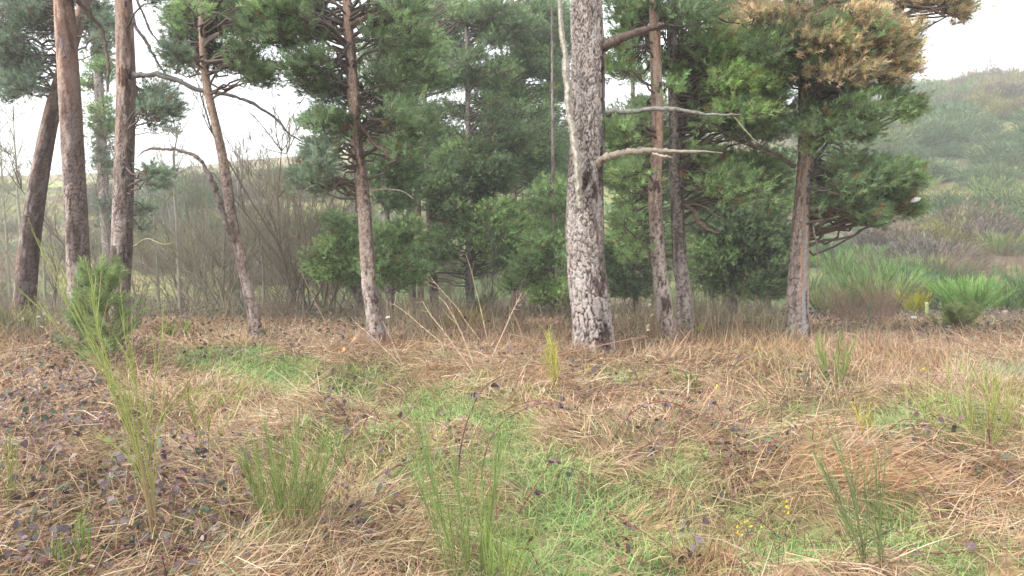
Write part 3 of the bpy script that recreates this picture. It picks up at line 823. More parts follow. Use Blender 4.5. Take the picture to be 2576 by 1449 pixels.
T10, S10 = pine(2005, 845, 11.0, 'right hand pine with golden dead needles above and a torn strip of bark',
  [(2005,848,60),(2006,790,53),(2007,725,51),(2010,640,47),(2013,590,45),(2019,500,41),(2027,400,40),(2029,300,39),(2027,225,37),(2025,150,34),(2030,60,30),(2034,0,28)],
  [(1960,40,70,45,11,38,G_GOLD,.9),(2110,60,110,65,21,38,G_GOLD,.9),(2190,130,95,65,20,36,G_GOLD,.9),(2120,150,90,50,14,34,G_GOLD,.9),(2070,110,60,50,7,34,G_GOLD,.9),(2240,80,70,55,7,34,G_GOLD,.7),(2210,70,60,50,4,30,G_MID,.9),(2130,110,80,50,4,32,G_MID,.9),(2250,170,45,30,6,34,G_GOLD,.6),
   (2330,0,90,20,8,34,G_GOLD,.6),(2420,25,30,16,3,22,G_GOLD,.3),(1940,130,50,60,9,42,G_DARK),(2010,180,70,30,7,38,G_DARK),(2050,110,50,50,7,40,G_DARK),
   (2120,270,70,45,13,42,G_MID),(2200,250,60,30,8,36,G_DARK),(2280,275,35,18,5,24,G_MID,.5),(2140,330,50,25,5,32,G_DARK),(2130,430,60,35,9,38,G_DARK),(2190,470,70,45,13,40,G_DARK),
   (2240,430,50,25,6,28,G_MID,.6),(2190,540,45,22,6,26,G_DARK),(2110,490,45,40,7,35,G_DARK),(2240,503,40,7,6,15,G_RUST,.15),(2285,520,22,12,4,20,G_MID,.15),(2285,445,25,14,4,22,G_MID,.15),(2205,270,25,10,3,26,G_MID,.15),(2260,480,30,30,4,26,G_DARK,.4),(2060,300,50,60,7,35,G_DARK),(2035,350,22,50,4,26,G_MID,.4),
   (2080,-100,220,50,6,60,G_GOLD)], seed=77, res=.011, plate=.048, deep=.011, orange=(60,640), pal=[(.33,.28,.26),(.27,.23,.22),(.39,.34,.32),(.36,.27,.23),(.22,.19,.18)], bare=.35, strip=(415,845,-1.36,.30))
limb(T10, 10.9, [(2040,236,17),(2052,216,16),(2075,208,14),(2100,218,11),(2130,240,8),(2170,262,5)], 'crooked_bough', (.12,.10,.095), 71, [0,-.2,-.3,-.4,-.5,-.6], 'dark bough hooking up and over', forks=8)
limb(T10, 10.9, [(2022,120,10),(1990,95,10),(1972,70,10),(1964,55,6)], 'branch', (.2,.14,.12), 72, [0,-.3,-.4,-.5], forks=6)
limb(T10, 10.6, [(1975,85,10),(2010,105,9),(2050,125,8),(2090,145,7),(2118,162,5)], 'branch', (.2,.14,.12), 73, [0,-.1,-.1,-.2,-.2], forks=8)
limb(T10, 10.9, [(2040,525,6),(2075,520,6),(2110,525,5),(2140,535,4),(2165,545,2)], 'branch', (.25,.22,.2), 74, [0,-.2,-.3,-.3,-.3], forks=8)
limb(T10, 10.9, [(2045,560,4),(2052,600,4),(2058,640,3),(2056,690,2)], 'branch', (.2,.16,.13), 75, [0,-.1,-.1,-.1], forks=6)
limb(T10, 10.5, [(2120,380,6),(2140,395,6),(2160,420,4)], 'broken_limb', (.42,.28,.22), 76, [0,0,0])
limb(T10, 10.9, [(1998,420,9),(1965,395,8),(1930,385,7),(1880,355,5),(1850,335,3)], 'branch', (.13,.09,.085), 77, [0,-.1,-.2,-.3,-.3], forks=12)
limb(T10, 10.9, [(2150,-20,6),(2250,10,6),(2330,18,5),(2380,40,4),(2440,30,2)], 'branch', (.15,.11,.1), 78, [0,-.2,-.3,-.3,-.3], forks=12)

T8, S8 = pine(1678, 850, 11.2, 'leaning pine of the close pair, orange scaly bark on its bare upper stem',
  [(1683,852,46),(1673,790,42),(1664,725,40),(1659,675,38),(1650,560,35),(1647,450,33),(1654,350,29),(1651,200,28),(1648,95,26),(1645,0,22)],
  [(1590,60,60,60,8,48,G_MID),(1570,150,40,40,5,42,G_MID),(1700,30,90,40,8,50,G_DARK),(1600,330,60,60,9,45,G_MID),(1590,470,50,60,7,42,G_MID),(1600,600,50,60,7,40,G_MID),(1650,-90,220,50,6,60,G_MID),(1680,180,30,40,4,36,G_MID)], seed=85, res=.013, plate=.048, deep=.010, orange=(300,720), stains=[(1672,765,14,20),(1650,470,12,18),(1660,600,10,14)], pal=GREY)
T9, S9 = pine(1722, 838, 12.2, 'grey pine of the close pair, the straighter and further of the two',
  [(1722,840,40),(1718,725,38),(1710,650,37),(1706,575,35),(1703,500,33),(1699,400,30),(1697,300,28),(1692,150,26),(1690,0,22)],
  [(1850,110,90,35,12,50,G_LITE),(1890,170,80,45,13,50,G_LITE),(1800,200,90,50,14,50,G_LITE),(1740,230,60,40,8,45,G_LITE),(1900,260,70,40,10,45,G_LITE),(1830,290,80,25,8,40,G_MID),(1760,140,60,40,7,42,G_MID),
   (1780,420,70,50,9,46,G_MID),(1880,450,70,60,11,46,G_MID),(1880,330,60,20,5,34,G_DARK),(1780,-80,200,50,6,60,G_MID)], seed=91, res=.014, plate=.032, deep=.009, pal=[(.34,.29,.27),(.28,.24,.23),(.4,.34,.31),(.36,.28,.24),(.24,.2,.19)])
limb(T9, 12.1, [(1722,515,8),(1742,530,9),(1760,560,9),(1785,578,8),(1808,586,3)], 'broken_limb', (.20,.13,.11), 91, [0,-.2,-.3,-.35,-.4], 'dark sagging broken limb')
limb(T9, 12.1, [(1725,510,4),(1770,520,4),(1800,540,4),(1825,555,2)], 'branch', (.22,.18,.15), 92, [0,-.2,-.3,-.3], forks=5)
limb(T9, 11.7, [(1750,310,8),(1800,320,8),(1850,350,9),(1900,370,8),(1940,385,4)], 'branch', (.12,.085,.08), 93, [0,0,0,0,0], forks=14)

BG = 'slim pines crowded behind the clearing'
def bgpine(px, py, d, label, path, regions, seed, **kw):
    a = dict(res=.03, plate=.05, deep=.007, ext=(2.2, .7), pal=[(.30,.26,.24),(.24,.20,.19),(.36,.31,.28),(.34,.25,.2),(.2,.17,.16)])
    a.update(kw)
    return pine(px, py, d, label, path, regions, BG, 'slim_pine', seed, 1.95, .25, **a)
bgpine(903, 792, 17, 'very thin trunk half hidden behind the slim reddish pine', [(904,792,13),(901,650,12),(893,450,11),(885,250,10),(880,60,9)],
  [(880,620,70,35,9,42,G_LITE),(830,660,60,40,9,42,G_LITE),(900,330,60,230,9,40,G_MID),(900,690,60,25,5,36,G_MID),(860,560,40,20,4,32,G_MID)], 101)
bgpine(980, 805, 14.5, 'dark foliage wrapped trunk right beside the slim reddish pine', [(984,800,24),(978,700,23),(972,600,22),(968,450,20),(965,200,18),(960,0,16)],
  [(985,440,55,80,12,46,G_DARK),(1000,600,60,40,8,42,G_MID),(1010,380,60,200,7,38,G_DARK),(960,650,35,60,6,36,G_MID),(1010,690,70,40,5,34,G_MID),(1040,150,60,90,12,52,G_MID),(990,150,60,80,8,50,G_DARK)], 102)
bgpine(1036, 776, 19, 'first of the three close stems left of the dark trunk', [(1040,776,18),(1034,640,16),(1030,500,15),(1030,300,13),(1028,100,11)],
  [(1080,40,70,50,9,60,G_MID),(1110,100,50,50,5,50,G_DARK),(1040,420,60,60,8,50,G_DARK)], 103)
bgpine(1057, 772, 20, 'middle one of the three close stems, reddish', [(1059,772,19),(1055,640,16),(1052,500,14),(1048,300,12),(1043,80,10)],
  [(1070,330,60,50,8,50,G_DARK),(1150,400,70,70,12,55,G_DARK),(1060,330,130,230,15,44,G_MID)], 104, orange=(400,800))
bgpine(1089, 782, 18, 'thickest of the three close stems, greenish at the foot', [(1094,782,24),(1089,700,21),(1083,600,18),(1078,500,16),(1070,300,13),(1062,80,11)],
  [(1120,480,50,50,9,46,G_DARK),(1180,540,60,50,9,46,G_MID),(1140,200,50,30,5,46,G_DARK),(1190,30,60,30,6,50,G_MID)], 105)
bgpine(1180, 785, 17, 'dark green trunk in the gap between the stems and the thick pine', [(1184,785,25),(1182,690,22),(1180,560,17),(1177,320,13),(1175,100,11),(1172,0,9)],
  [(1250,60,70,50,9,55,G_DARK),(1180,130,40,30,3,45,G_DARK),(1250,340,70,60,10,52,G_DARK),(1210,440,70,50,9,48,G_DARK),(1250,560,60,50,10,46,G_LITE),(1270,620,60,40,9,42,G_LITE),(1230,590,50,30,5,40,G_LITE),(1220,360,120,240,14,44,G_MID),(1180,480,130,120,10,40,G_MID),(1150,640,150,70,9,38,G_MID)], 106)
bgpine(1296, 775, 19, 'slim reddish stem nearer the thick pine', [(1297,775,17),(1296,650,15),(1294,440,12),(1291,240,11),(1290,80,10)],
  [(1330,60,80,55,11,55,G_DARK),(1340,160,70,30,6,50,G_DARK),(1350,400,60,70,11,50,G_DARK),(1270,250,50,50,7,46,G_DARK),(1350,570,60,50,9,46,G_MID),(1350,300,90,250,12,42,G_MID),(1330,640,90,70,9,38,G_DARK),(1320,690,110,50,9,36,G_LITE),(1340,250,60,50,4,40,G_MID)], 107, orange=(300,600))
bgpine(1312, 760, 23, 'furthest thin stem beside the reddish one', [(1313,760,14),(1312,600,12),(1310,400,11),(1308,240,10),(1305,60,9)],
  [(1390,80,60,70,9,60,G_DARK),(1390,330,50,50,6,55,G_DARK),(1240,200,60,50,6,55,G_DARK),(1390,210,40,40,4,50,G_DARK)], 108, orange=(300,700))
bgpine(1400, 800, 14, 'young pine with pale green low boughs close behind the thick trunk', [(1398,800,14),(1396,720,12),(1394,600,11),(1392,450,9),(1390,300,7)],
  [(1400,735,50,25,9,38,G_LITE),(1340,680,60,30,6,36,G_MID),(1390,620,50,50,8,42,G_MID),(1400,500,40,50,6,40,G_MID)], 109)
bgpine(1600, 790, 17, 'young pine filling the gap right of the thick trunk', [(1600,790,14),(1597,650,13),(1595,400,11),(1590,100,9)],
  [(1570,640,50,60,9,48,G_MID),(1600,720,60,30,6,42,G_DARK),(1620,280,40,40,5,48,G_DARK),(1560,420,40,50,5,50,G_MID),(1610,420,80,280,13,40,G_MID),(1700,560,110,150,11,40,G_MID),(1750,380,90,90,8,40,G_DARK),(1590,-20,50,20,3,50,G_DARK)], 110)
bgpine(1845, 800, 14.5, 'low bushy pine with dark boughs to the ground behind the close pair', [(1846,800,20),(1844,700,18),(1840,550,15),(1835,350,12),(1830,100,9)],
  [(1830,560,70,60,14,50,G_DARK),(1900,600,60,60,13,48,G_DARK),(1860,690,90,50,18,46,G_DARK),(1930,700,50,50,9,42,G_DARK),(1790,650,50,60,8,42,G_MID),(1940,530,40,40,6,42,G_MID),(1790,500,50,40,7,42,G_DARK),(1840,560,140,170,10,38,G_MID)], 111)
bgpine(1930, 800, 15.5, 'dark pine just left of the torn bark one', [(1932,800,18),(1930,640,16),(1926,400,13),(1920,150,11)],
  [(1940,430,45,60,9,46,G_DARK),(1940,320,40,40,6,44,G_DARK),(1950,620,30,70,6,38,G_DARK),(1830,30,80,30,7,50,G_GOLD),(1880,0,50,30,4,50,G_DARK),(1930,230,40,30,4,44,G_DARK)], 112)
# ------------------------------------------------------------------ brooms
def broom_mesh(h, spread, nmain, ntw, r_, green, brown, rt=.0016, lean=(0, 0), fine=1.0, tiplight=True):
    mains = []; K = 7
    t = np.linspace(0, 1, K)
    az = r_.uniform(0, 2 * np.pi, nmain); sp_ = spread * np.sqrt(r_.random(nmain))
    hh = h * r_.uniform(.6, .92, nmain)
    P = np.zeros((nmain, K, 3))
    P[:, :, 0] = np.cos(az)[:, None] * (sp_[:, None] * (t ** 1.1 + .22) + .02) + lean[0] * t ** 1.3
    P[:, :, 1] = np.sin(az)[:, None] * (sp_[:, None] * (t ** 1.1 + .22) + .02) + lean[1] * t ** 1.3
    P[:, :, 2] = hh[:, None] * t - .03
    P[:, 1:] += np.cumsum(r_.normal(0, .010 * h, (nmain, K - 1, 3)), 1)
    Vm, Fm = tubes(P, np.linspace(2.3, .8, K)[None] * rt * r_.uniform(.8, 1.3, (nmain, 1)), 4)
    tt = np.repeat(np.broadcast_to(t, (nmain, K)).reshape(-1), 4)[:, None]
    Cm = lerp(np.array(brown), np.array(green), smooth(tt * 1.8))
    # twigs
    i = r_.integers(0, nmain, ntw); f = r_.uniform(.12, .95, ntw)
    fi = f * (K - 1); a = np.minimum(fi.astype(int), K - 2); q = (fi - a)[:, None]
    st = P[i, a] * (1 - q) + P[i, a + 1] * q
    dr = norm(P[i, a + 1] - P[i, a])
    dr = norm(dr + r_.normal(0, .27, (ntw, 3)) + np.array([0, 0, .25]))
    L = h * r_.uniform(.18, .5, ntw) * (1.05 - .6 * f)
    k2 = 5; t2 = np.linspace(0, 1, k2)
    sidev = r_.normal(0, .10, (ntw, 3)); sidev[:, 2] = np.abs(sidev[:, 2])
    Q = st[:, None] + dr[:, None] * (L[:, None] * t2)[..., None] + sidev[:, None] * (L[:, None] * t2 ** 2)[..., None]
    Vt, Ft = tubes(Q, np.linspace(1, .45, k2)[None] * rt * fine * r_.uniform(.7, 1.2, (ntw, 1)), 3)
    Ct = np.array(green)[None] * r_.uniform(.55, 1.6, (ntw, 1)) * (1 + r_.normal(0, .08, (ntw, 3)))
    Ct = np.repeat(np.clip(Ct, .01, 1), k2 * 3, 0)
    return (Vm, Fm, Cm), (Vt, Ft, Ct)

def broom(px, py, toppx, toppy, label, spread_px, nmain, ntw, green=(.16,.24,.05), brown=(.25,.15,.08), rt=.0016, seed=0, d=None, group='broom plants growing in the clearing', fine=1.0, name='broom_plant'):
    p = hit(px, py) if d is None else base_of(px, py, d)
    green = tuple(min(1, v * 1.25) for v in green)
    tp = at(toppx, toppy, p.y)
    h = tp.z - p.z
    root = empty(name, (p.x, p.y, float(terrain(p.x, p.y))), label, 'broom plant', group)
    lit = np.random.default_rng(seed + 900)
    m, t = broom_mesh(h, spread_px * p.y / FX, nmain, ntw, np.random.default_rng(seed), green, brown, rt, (tp.x - p.x, 0), fine)
    mesh_np('woody_stem', *m[:2], M_broom, root, m[2])
    mesh_np('green_twigs', *t[:2], M_broom, root, t[2])
    return root

OL = (.26,.30,.07); YG = (.34,.34,.07); GR = (.13,.22,.06); DG = (.10,.17,.05)
def stalks(name, label, cat, base, tips, colr, w0=.004, seed=0, twig=(.3,.34,.08), ntw=60, group=None, tl=.25):
    """a plant whose main stalks follow surveyed outlines: tips = list of pixel paths from base up"""
    p0 = hit(*base)
    root = empty(name, (p0.x, p0.y, float(terrain(p0.x, p0.y))), label, cat, group)
    org = np.array(root.location)
    r_ = np.random.default_rng(seed); K = 12
    Ps = []
    for j, path in enumerate(tips):
        dy = r_.uniform(-.25, .25)
        W = [np.array(at(q[0], q[1], p0.y + dy * (i / max(len(path) - 1, 1)))) for i, q in enumerate(path)]
        if path[0] == base: W[0] = np.array(p0) - np.array([0, 0, .03])
        Ps.append(spline(W, K))
    P = np.array(Ps)
    R = np.linspace(1, .3, K)[None] * w0 * r_.uniform(.75, 1.15, (len(P), 1))
    V, F = tubes(P, R, 5)
    t = np.repeat(np.tile(np.linspace(0, 1, K), len(P)), 5)[:, None]
    C = lerp(np.array(colr), np.array(twig), smooth(t * 3.2 - .6))
    mesh_np('woody_stem', V - org, F, M_broom, root, C)
    if ntw:
        i = r_.integers(0, len(P), ntw); f = r_.uniform(.3, .98, ntw); a = np.minimum((f * (K - 1)).astype(int), K - 2)
        st = P[i, a]; dr = norm(norm(P[i, a + 1] - P[i, a]) + r_.normal(0, .16, (ntw, 3)) + np.array([0, 0, .15]))
        L = tl * r_.uniform(.35, 1.1, ntw); t2 = np.linspace(0, 1, 5)
        Q = st[:, None] + dr[:, None] * (L[:, None] * t2)[..., None] + r_.normal(0, .05, (ntw, 1, 3)) * (L[:, None] * t2 ** 2)[..., None]
        V, F = tubes(Q, np.linspace(1, .5, 5)[None] * .0016 * r_.uniform(.7, 1.3, (ntw, 1)), 3)
        C = np.repeat(np.array(twig)[None] * r_.uniform(.7, 1.3, (ntw, 1)), 15, 0)
        mesh_np('green_twigs', V - org, F, M_broom, root, C)
    return root

b0 = (398, 1432)
stalks('broom_plant', 'tall sprawling broom at left with bare yellow green shoots leaning far left', 'broom plant', b0,
  [[b0,(370,1270),(345,1130),(300,1020),(262,930),(215,850),(150,730),(78,575)],
   [b0,(365,1250),(335,1120),(285,1010),(258,920),(200,800),(95,600)],
   [b0,(372,1270),(350,1150),(310,1050),(275,960),(245,870),(190,760),(140,645)],
   [b0,(372,1260),(345,1130),(300,1020),(275,950),(252,860),(240,780),(232,700)],
   [b0,(380,1280),(352,1150),(320,1040),(290,960),(262,880),(240,800),(228,725)],
   [b0,(385,1300),(360,1180),(330,1080),(300,980),(180,870),(85,745)],
   [b0,(385,1290),(360,1170),(335,1060),(320,960),(318,870),(306,795)],
   [b0,(388,1290),(372,1180),(362,1060),(340,960),(330,880),(334,808)],
   [b0,(390,1300),(380,1180),(375,1080),(385,980),(400,900),(416,826)],
   [b0,(392,1310),(385,1200),(395,1090),(430,1020),(500,985),(560,1000)],
   [b0,(380,1290),(350,1190),(300,1130),(240,1100),(215,1110)],
   [b0,(390,1300),(380,1220),(365,1130),(345,1060),(340,940),(290,850)]],
  (.33,.24,.13), .0036, 1, (.31,.36,.10), 260, 'broom plants growing in the clearing', .26)
stalks('broom_plant', 'thin broom sprig with pale tips beside the large sprawling one', 'broom plant', (520,1240),
  [[(520,1240),(510,1130),(500,1080),(480,1000),(455,950)],[(520,1240),(525,1120),(530,1050),(575,1000),(600,985)],[(520,1240),(535,1130),(580,1050),(615,975)],[(520,1240),(505,1120),(478,1020),(470,980)]],
  (.3,.22,.1), .003, 2, OL, 60, 'broom plants growing in the clearing', .16)
broom(725, 1345, 735, 1035, 'dense dark green broom clump with a fan of fine upright twigs', 118, 22, 720, (.18,.235,.075), (.24,.21,.08), .0013, 3)
broom(1170, 1475, 1120, 945, 'slender green broom rising from the bottom edge, left of the middle', 120, 14, 330, (.18,.25,.08), (.22,.22,.09), .0012, 4)
broom(1260, 1500, 1280, 1230, 'short loose broom twigs at the bottom edge beside the slender one', 60, 8, 120, (.20,.28,.07), (.2,.22,.07), .0016, 5)
broom(190, 1500, 215, 1250, 'short green broom poking up in the bottom left corner', 60, 8, 130, (.15,.22,.05), (.2,.2,.07), .0017, 6)
broom(20, 1290, 15, 1060, 'thin broom stems at the very left edge', 30, 6, 60, (.22,.24,.08), (.2,.2,.07), .0017, 7)
broom(2200, 1470, 2150, 1020, 'thin dark broom at lower right rising from the bottom edge', 75, 9, 170, (.15,.20,.08), (.17,.15,.08), .0014, 8)
broom(2185, 1120, 2165, 965, 'small yellow orange broom wand above the thin dark one', 14, 4, 26, (.40,.32,.06), (.35,.2,.07), .0022, 9)
broom(2440, 1150, 2425, 870, 'open yellow green broom near the right edge', 120, 13, 230, (.30,.33,.11), (.25,.2,.1), .0015, 10)
broom(2510, 1100, 2500, 900, 'narrow broom standing behind the open one at the right edge', 30, 6, 90, (.28,.32,.08), (.25,.2,.08), .002, 11)
broom(1395, 985, 1372, 815, 'narrow yellowish broom in front of the thick trunk, to its left', 22, 6, 110, (.36,.34,.08), (.3,.25,.08), .0022, 12)
broom(1745, 860, 1742, 800, 'small yellow green broom at the foot of the close pair of pines', 22, 8, 120, (.28,.30,.07), (.3,.2,.08), .0035, 13)
broom(1740, 985, 1725, 905, 'small green broom spray in the straw below the close pair', 45, 8, 130, (.18,.24,.06), (.2,.2,.08), .0025, 14)
broom(2100, 980, 2110, 820, 'loose upright broom among reddish stalks right of the torn pine', 50, 9, 150, (.20,.25,.08), (.2,.2,.08), .003, 15)
broom(1640, 1010, 1650, 950, 'tiny broom tuft in the straw right of the thick trunk', 30, 6, 50, (.2,.26,.08), (.2,.2,.08), .002, 16)
broom(2490, 1010, 2480, 880, 'wispy broom in the pale grass at right', 40, 6, 70, (.28,.32,.1), (.25,.2,.08), .0022, 17)
BB = 'low bushes around the pines'
broom(30, 850, 30, 758, 'yellow green bush at the foot of the dark leaning pine', 45, 26, 700, (.27,.27,.06), (.22,.16,.08), .004, 20, group=BB, name='broom_bush')
broom(442, 858, 442, 800, 'small green bush left of the slender leaning pine', 36, 22, 420, (.20,.25,.08), (.2,.16,.08), .004, 21, group=BB, name='broom_bush')
broom(648, 862, 645, 815, 'tiny green tuft at the foot of the slender leaning pine', 20, 14, 220, (.13,.2,.07), (.2,.16,.08), .004, 22, group=BB, name='broom_bush')
broom(1185, 840, 1182, 760, 'rust tinged broom bush in front of the background stems', 42, 22, 520, (.30,.22,.08), (.3,.16,.09), .0042, 23, group=BB, name='broom_bush')
broom(1150, 845, 1140, 785, 'smaller rusty broom bush left of its taller twin', 26, 16, 260, (.28,.22,.08), (.3,.16,.09), .004, 24, group=BB, name='broom_bush')
broom(1215, 790, 1215, 722, 'dark green bush behind the rusty brooms', 34, 22, 520, (.08,.15,.06), (.1,.12,.06), .006, 25, d=16, group=BB, name='broom_bush')
broom(1065, 800, 1065, 750, 'dark green bush at the feet of the close stems', 30, 22, 420, (.09,.15,.06), (.1,.12,.06), .006, 26, d=16.5, group=BB, name='broom_bush')
broom(1920, 835, 1915, 785, 'straggly bush left of the torn pine', 40, 20, 320, (.20,.22,.09), (.2,.16,.08), .004, 27, d=11.8, group=BB, name='broom_bush')
broom(1800, 850, 1800, 795, 'low olive weeds behind the close pair', 50, 20, 300, (.22,.22,.1), (.2,.16,.08), .004, 28, d=12.6, group=BB, name='broom_bush')

# bushes of the slope at right -------------------------------------------------
SB = 'broom bushes on the slope at right'
broom(2440, 792, 2440, 688, 'large rounded bright green broom bush low on the right slope', 95, 60, 2600, (.19,.32,.08), (.12,.16,.06), .007, 40, group=SB, name='broom_bush', fine=.8)
broom(2300, 790, 2300, 722, 'vivid yellow broom bush in front of the green ones', 36, 30, 600, (.46,.44,.05), (.3,.25,.08), .006, 41, group=SB, name='broom_bush', fine=.8)
broom(2200, 765, 2200, 680, 'wide green broom bush left of the yellow one', 75, 46, 1700, (.13,.23,.06), (.12,.16,.06), .007, 42, group=SB, name='broom_bush', fine=.8)
broom(2320, 740, 2325, 668, 'dark green broom bush between the two large ones', 60, 40, 1200, (.08,.15,.05), (.1,.12,.06), .008, 43, group=SB, name='broom_bush', fine=.8)
broom(2180, 668, 2180, 610, 'mid green broom bush higher behind the wide one', 60, 40, 1000, (.15,.22,.07), (.12,.16,.06), .014, 44, group=SB, name='broom_bush', fine=.8)
broom(2275, 775, 2270, 735, 'small grey green bush at the foot of the yellow broom', 26, 20, 350, (.13,.18,.09), (.12,.14,.08), .006, 45, group=SB, name='broom_bush', fine=.8)

# the rest of the green brooms on the near slope, repeated from four plants
r_ = np.random.default_rng(77)
bp_ = []
for i, (c, nm) in enumerate([((.17,.28,.08), 'bright green'), ((.12,.21,.08), 'deep green'), ((.24,.31,.10), 'pale green'), ((.19,.20,.10), 'dull olive')]):
    root = empty('slope_broom', (0, 0, 0), nm, 'broom plant', 'green brooms scattered over the near slope')
    m, t = broom_mesh(1.0, .75, 34, 900, np.random.default_rng(400 + i), c, (.14,.15,.07), .007, (0, 0), .9)
    mesh_np('woody_stem', *m[:2], M_broom, root, m[2]); mesh_np('green_twigs', *t[:2], M_broom, root, t[2])
    bp_.append((root, nm))
slope_b = []
for i in range(64):
    px = r_.uniform(2040, 2640); d = 20 + 34 * r_.random() ** 1.1
    if px > 2400 and 22 < d < 33: px -= 260
    x = (px - CX) / FX * d; k = i % 4; s_ = r_.uniform(.7, 1.6)
    loc = (x, d, float(terrain(x, d)))
    if i < 4:
        o = bp_[k][0]; o.location = loc; o.scale = (s_, s_, s_)
    else:
        o = copy_thing(bp_[k][0], loc, r_.uniform(0, 6.28), s_)
    slope_b.append((o, ('large' if s_ > 1 else 'small', bp_[k][1], 'low on' if d < 30 else 'higher up'), px))

# ------------------------------------------------------------------ saplings with needles
def sapling(px, py, toppx, toppy, halfpx, label, tint, n, seed, nl=.07, wd=.0028, d=None, name='pine_sapling'):
    p = hit(px, py) if d is None else base_of(px, py, d)
    top = at(toppx, toppy, p.y)
    h = top.z - p.z; R = halfpx * p.y / FX
    root = empty(name, (p.x, p.y, float(terrain(p.x, p.y))), label, 'sapling')
    r_ = np.random.default_rng(seed)
    nb = n
    f = r_.random(nb) ** 1.15
    az = r_.uniform(0, 2 * np.pi, nb)
    L = R * (1.05 - .62 * f ** 1.5) * r_.uniform(.55, 1.1, nb)
    st = np.stack([(top.x - p.x) * f, np.zeros(nb), h * (.04 + .86 * f)], -1)
    dr = norm(np.stack([np.cos(az), np.sin(az), .35 + .7 * f + r_.normal(0, .15, nb)], -1))
    t = np.linspace(0, 1, 6)
    P = st[:, None] + dr[:, None] * (L[:, None] * t)[..., None]
    P[:, :, 2] += (L[:, None] * .22 * t ** 2)
    V, F = tubes(P, np.linspace(.005, .002, 6)[None] * np.ones((nb, 1)), 3)
    lead = np.array([[[0, 0, -.02], [0, 0, h * .3], [(top.x - p.x) * .5, 0, h * .6], [(top.x - p.x), 0, h]]])
    V2, F2 = tubes(lead, np.array([[.018, .014, .009, .004]]), 7)
    V, F = join([(V, F), (V2, F2)])
    mesh_np('stem', V, F, M_twig, root, np.full((len(V), 3), (.22, .15, .10)))
    k = 8
    q = r_.uniform(.25, 1.02, (nb, k, 1))
    Tc = st[:, None] + dr[:, None] * (L[:, None, None] * q); Tc[:, :, 2] += (L[:, None] * .22 * q[:, :, 0] ** 2)
    ax = norm(dr[:, None] + r_.normal(0, .25, (nb, k, 3)) + np.array([0, 0, .3]))
    tn = np.array(tint) * np.repeat(r_.uniform(.75, 1.25, (nb, 1, 1)), k, 1) * r_.uniform(.8, 1.2, (nb, k, 1))
    V, F, C = needles(Tc.reshape(-1, 3), ax.reshape(-1, 3), np.full(nb * k, nl), wd * 1.3, np.broadcast_to(tn, (nb, k, 3)).reshape(-1, 3), 12, r_)
    mesh_np('needles', V, F, M_needle, root, C, smooth_=False)
    return root
sapling(285, 912, 250, 672, 105, 'bushy soft green pine sapling in front of the stout left trunks', (.27,.35,.15), 105, 1, d=7.6)
sapling(200, 860, 215, 690, 45, 'narrow pale sapling rising just left of the bushy one', (.27,.35,.19), 30, 2, d=8.0)
sapling(2400, 862, 2410, 795, 80, 'yellow green young pine near the thin posts at right', (.27,.32,.13), 50, 3, nl=.07, d=10.5)

# ------------------------------------------------------------------ bramble canes and dry stems
def cane(label, pts, heights, r0=.0042, colr=(.17,.055,.06), leaves=6, seed=0, name='bramble_cane', cat='bramble cane', group='arching bramble canes', thorns=True, lsz=.045, pal=PAL_B):
    r_ = np.random.default_rng(seed)
    W = []
    for (px, py), h in zip(pts, heights):
        W.append(tuple(hit(px, py, h)))
    # even out the depth so the cane runs smoothly
    W = np.array(W)
    K = max(12, len(W) * 5)
    S = spline(W, K)
    org = np.array([S[0, 0], S[0, 1], float(terrain(S[0, 0], S[0, 1]))])
    root = empty(name, org, label, cat, group)
    V, F = tubes(S[None], (np.linspace(1, .45, K) * r0)[None], 6)
    C = np.array(colr)[None] * r_.uniform(.75, 1.3, (len(V), 1))
    parts = [(V, F, C)]
    if thorns:
        nn = K * 3; i = r_.integers(0, K, nn)
        dr = norm(r_.normal(size=(nn, 3)))
        P = S[i][:, None] + dr[:, None] * (np.array([0, .5, 1]) * .009)[None, :, None]
        v, f = tubes(P, np.array([[.0016, .001, .0003]]) * np.ones((nn, 1)), 3)
        parts.append((v, f, np.repeat(np.array(colr)[None] * 1.3, len(v), 0)))
    V, F, C = join(parts)
    mesh_np('stem', V - org, F, M_wood, root, C)
    if leaves:
        i = r_.integers(K // 5, K, leaves)
        B = S[i]; dr0 = norm(r_.normal(0, 1, (leaves, 3)) * np.array([1, 1, .4]))
        Bs, Ds, Ss, Cs = [], [], [], []
        for k in range(leaves):
            cl = pal[r_.integers(0, len(pal))] * r_.uniform(.8, 1.25)
            c0 = B[k] + dr0[k] * .035
            for sgn in (-1, 0, 1):
                dd = dr0[k] + sgn * np.cross(dr0[k], [0, 0, 1]) * .95
                Bs.append(c0); Ds.append(dd / np.linalg.norm(dd)); Ss.append(lsz * r_.uniform(.8, 1.25)); Cs.append(cl)
        V, F, C = leaf_mesh(np.array(Bs), np.array(Ds), np.array(Ss), np.array(Cs))
        mesh_np('leaves', V - org, F, M_leaf, root, C)
    return root

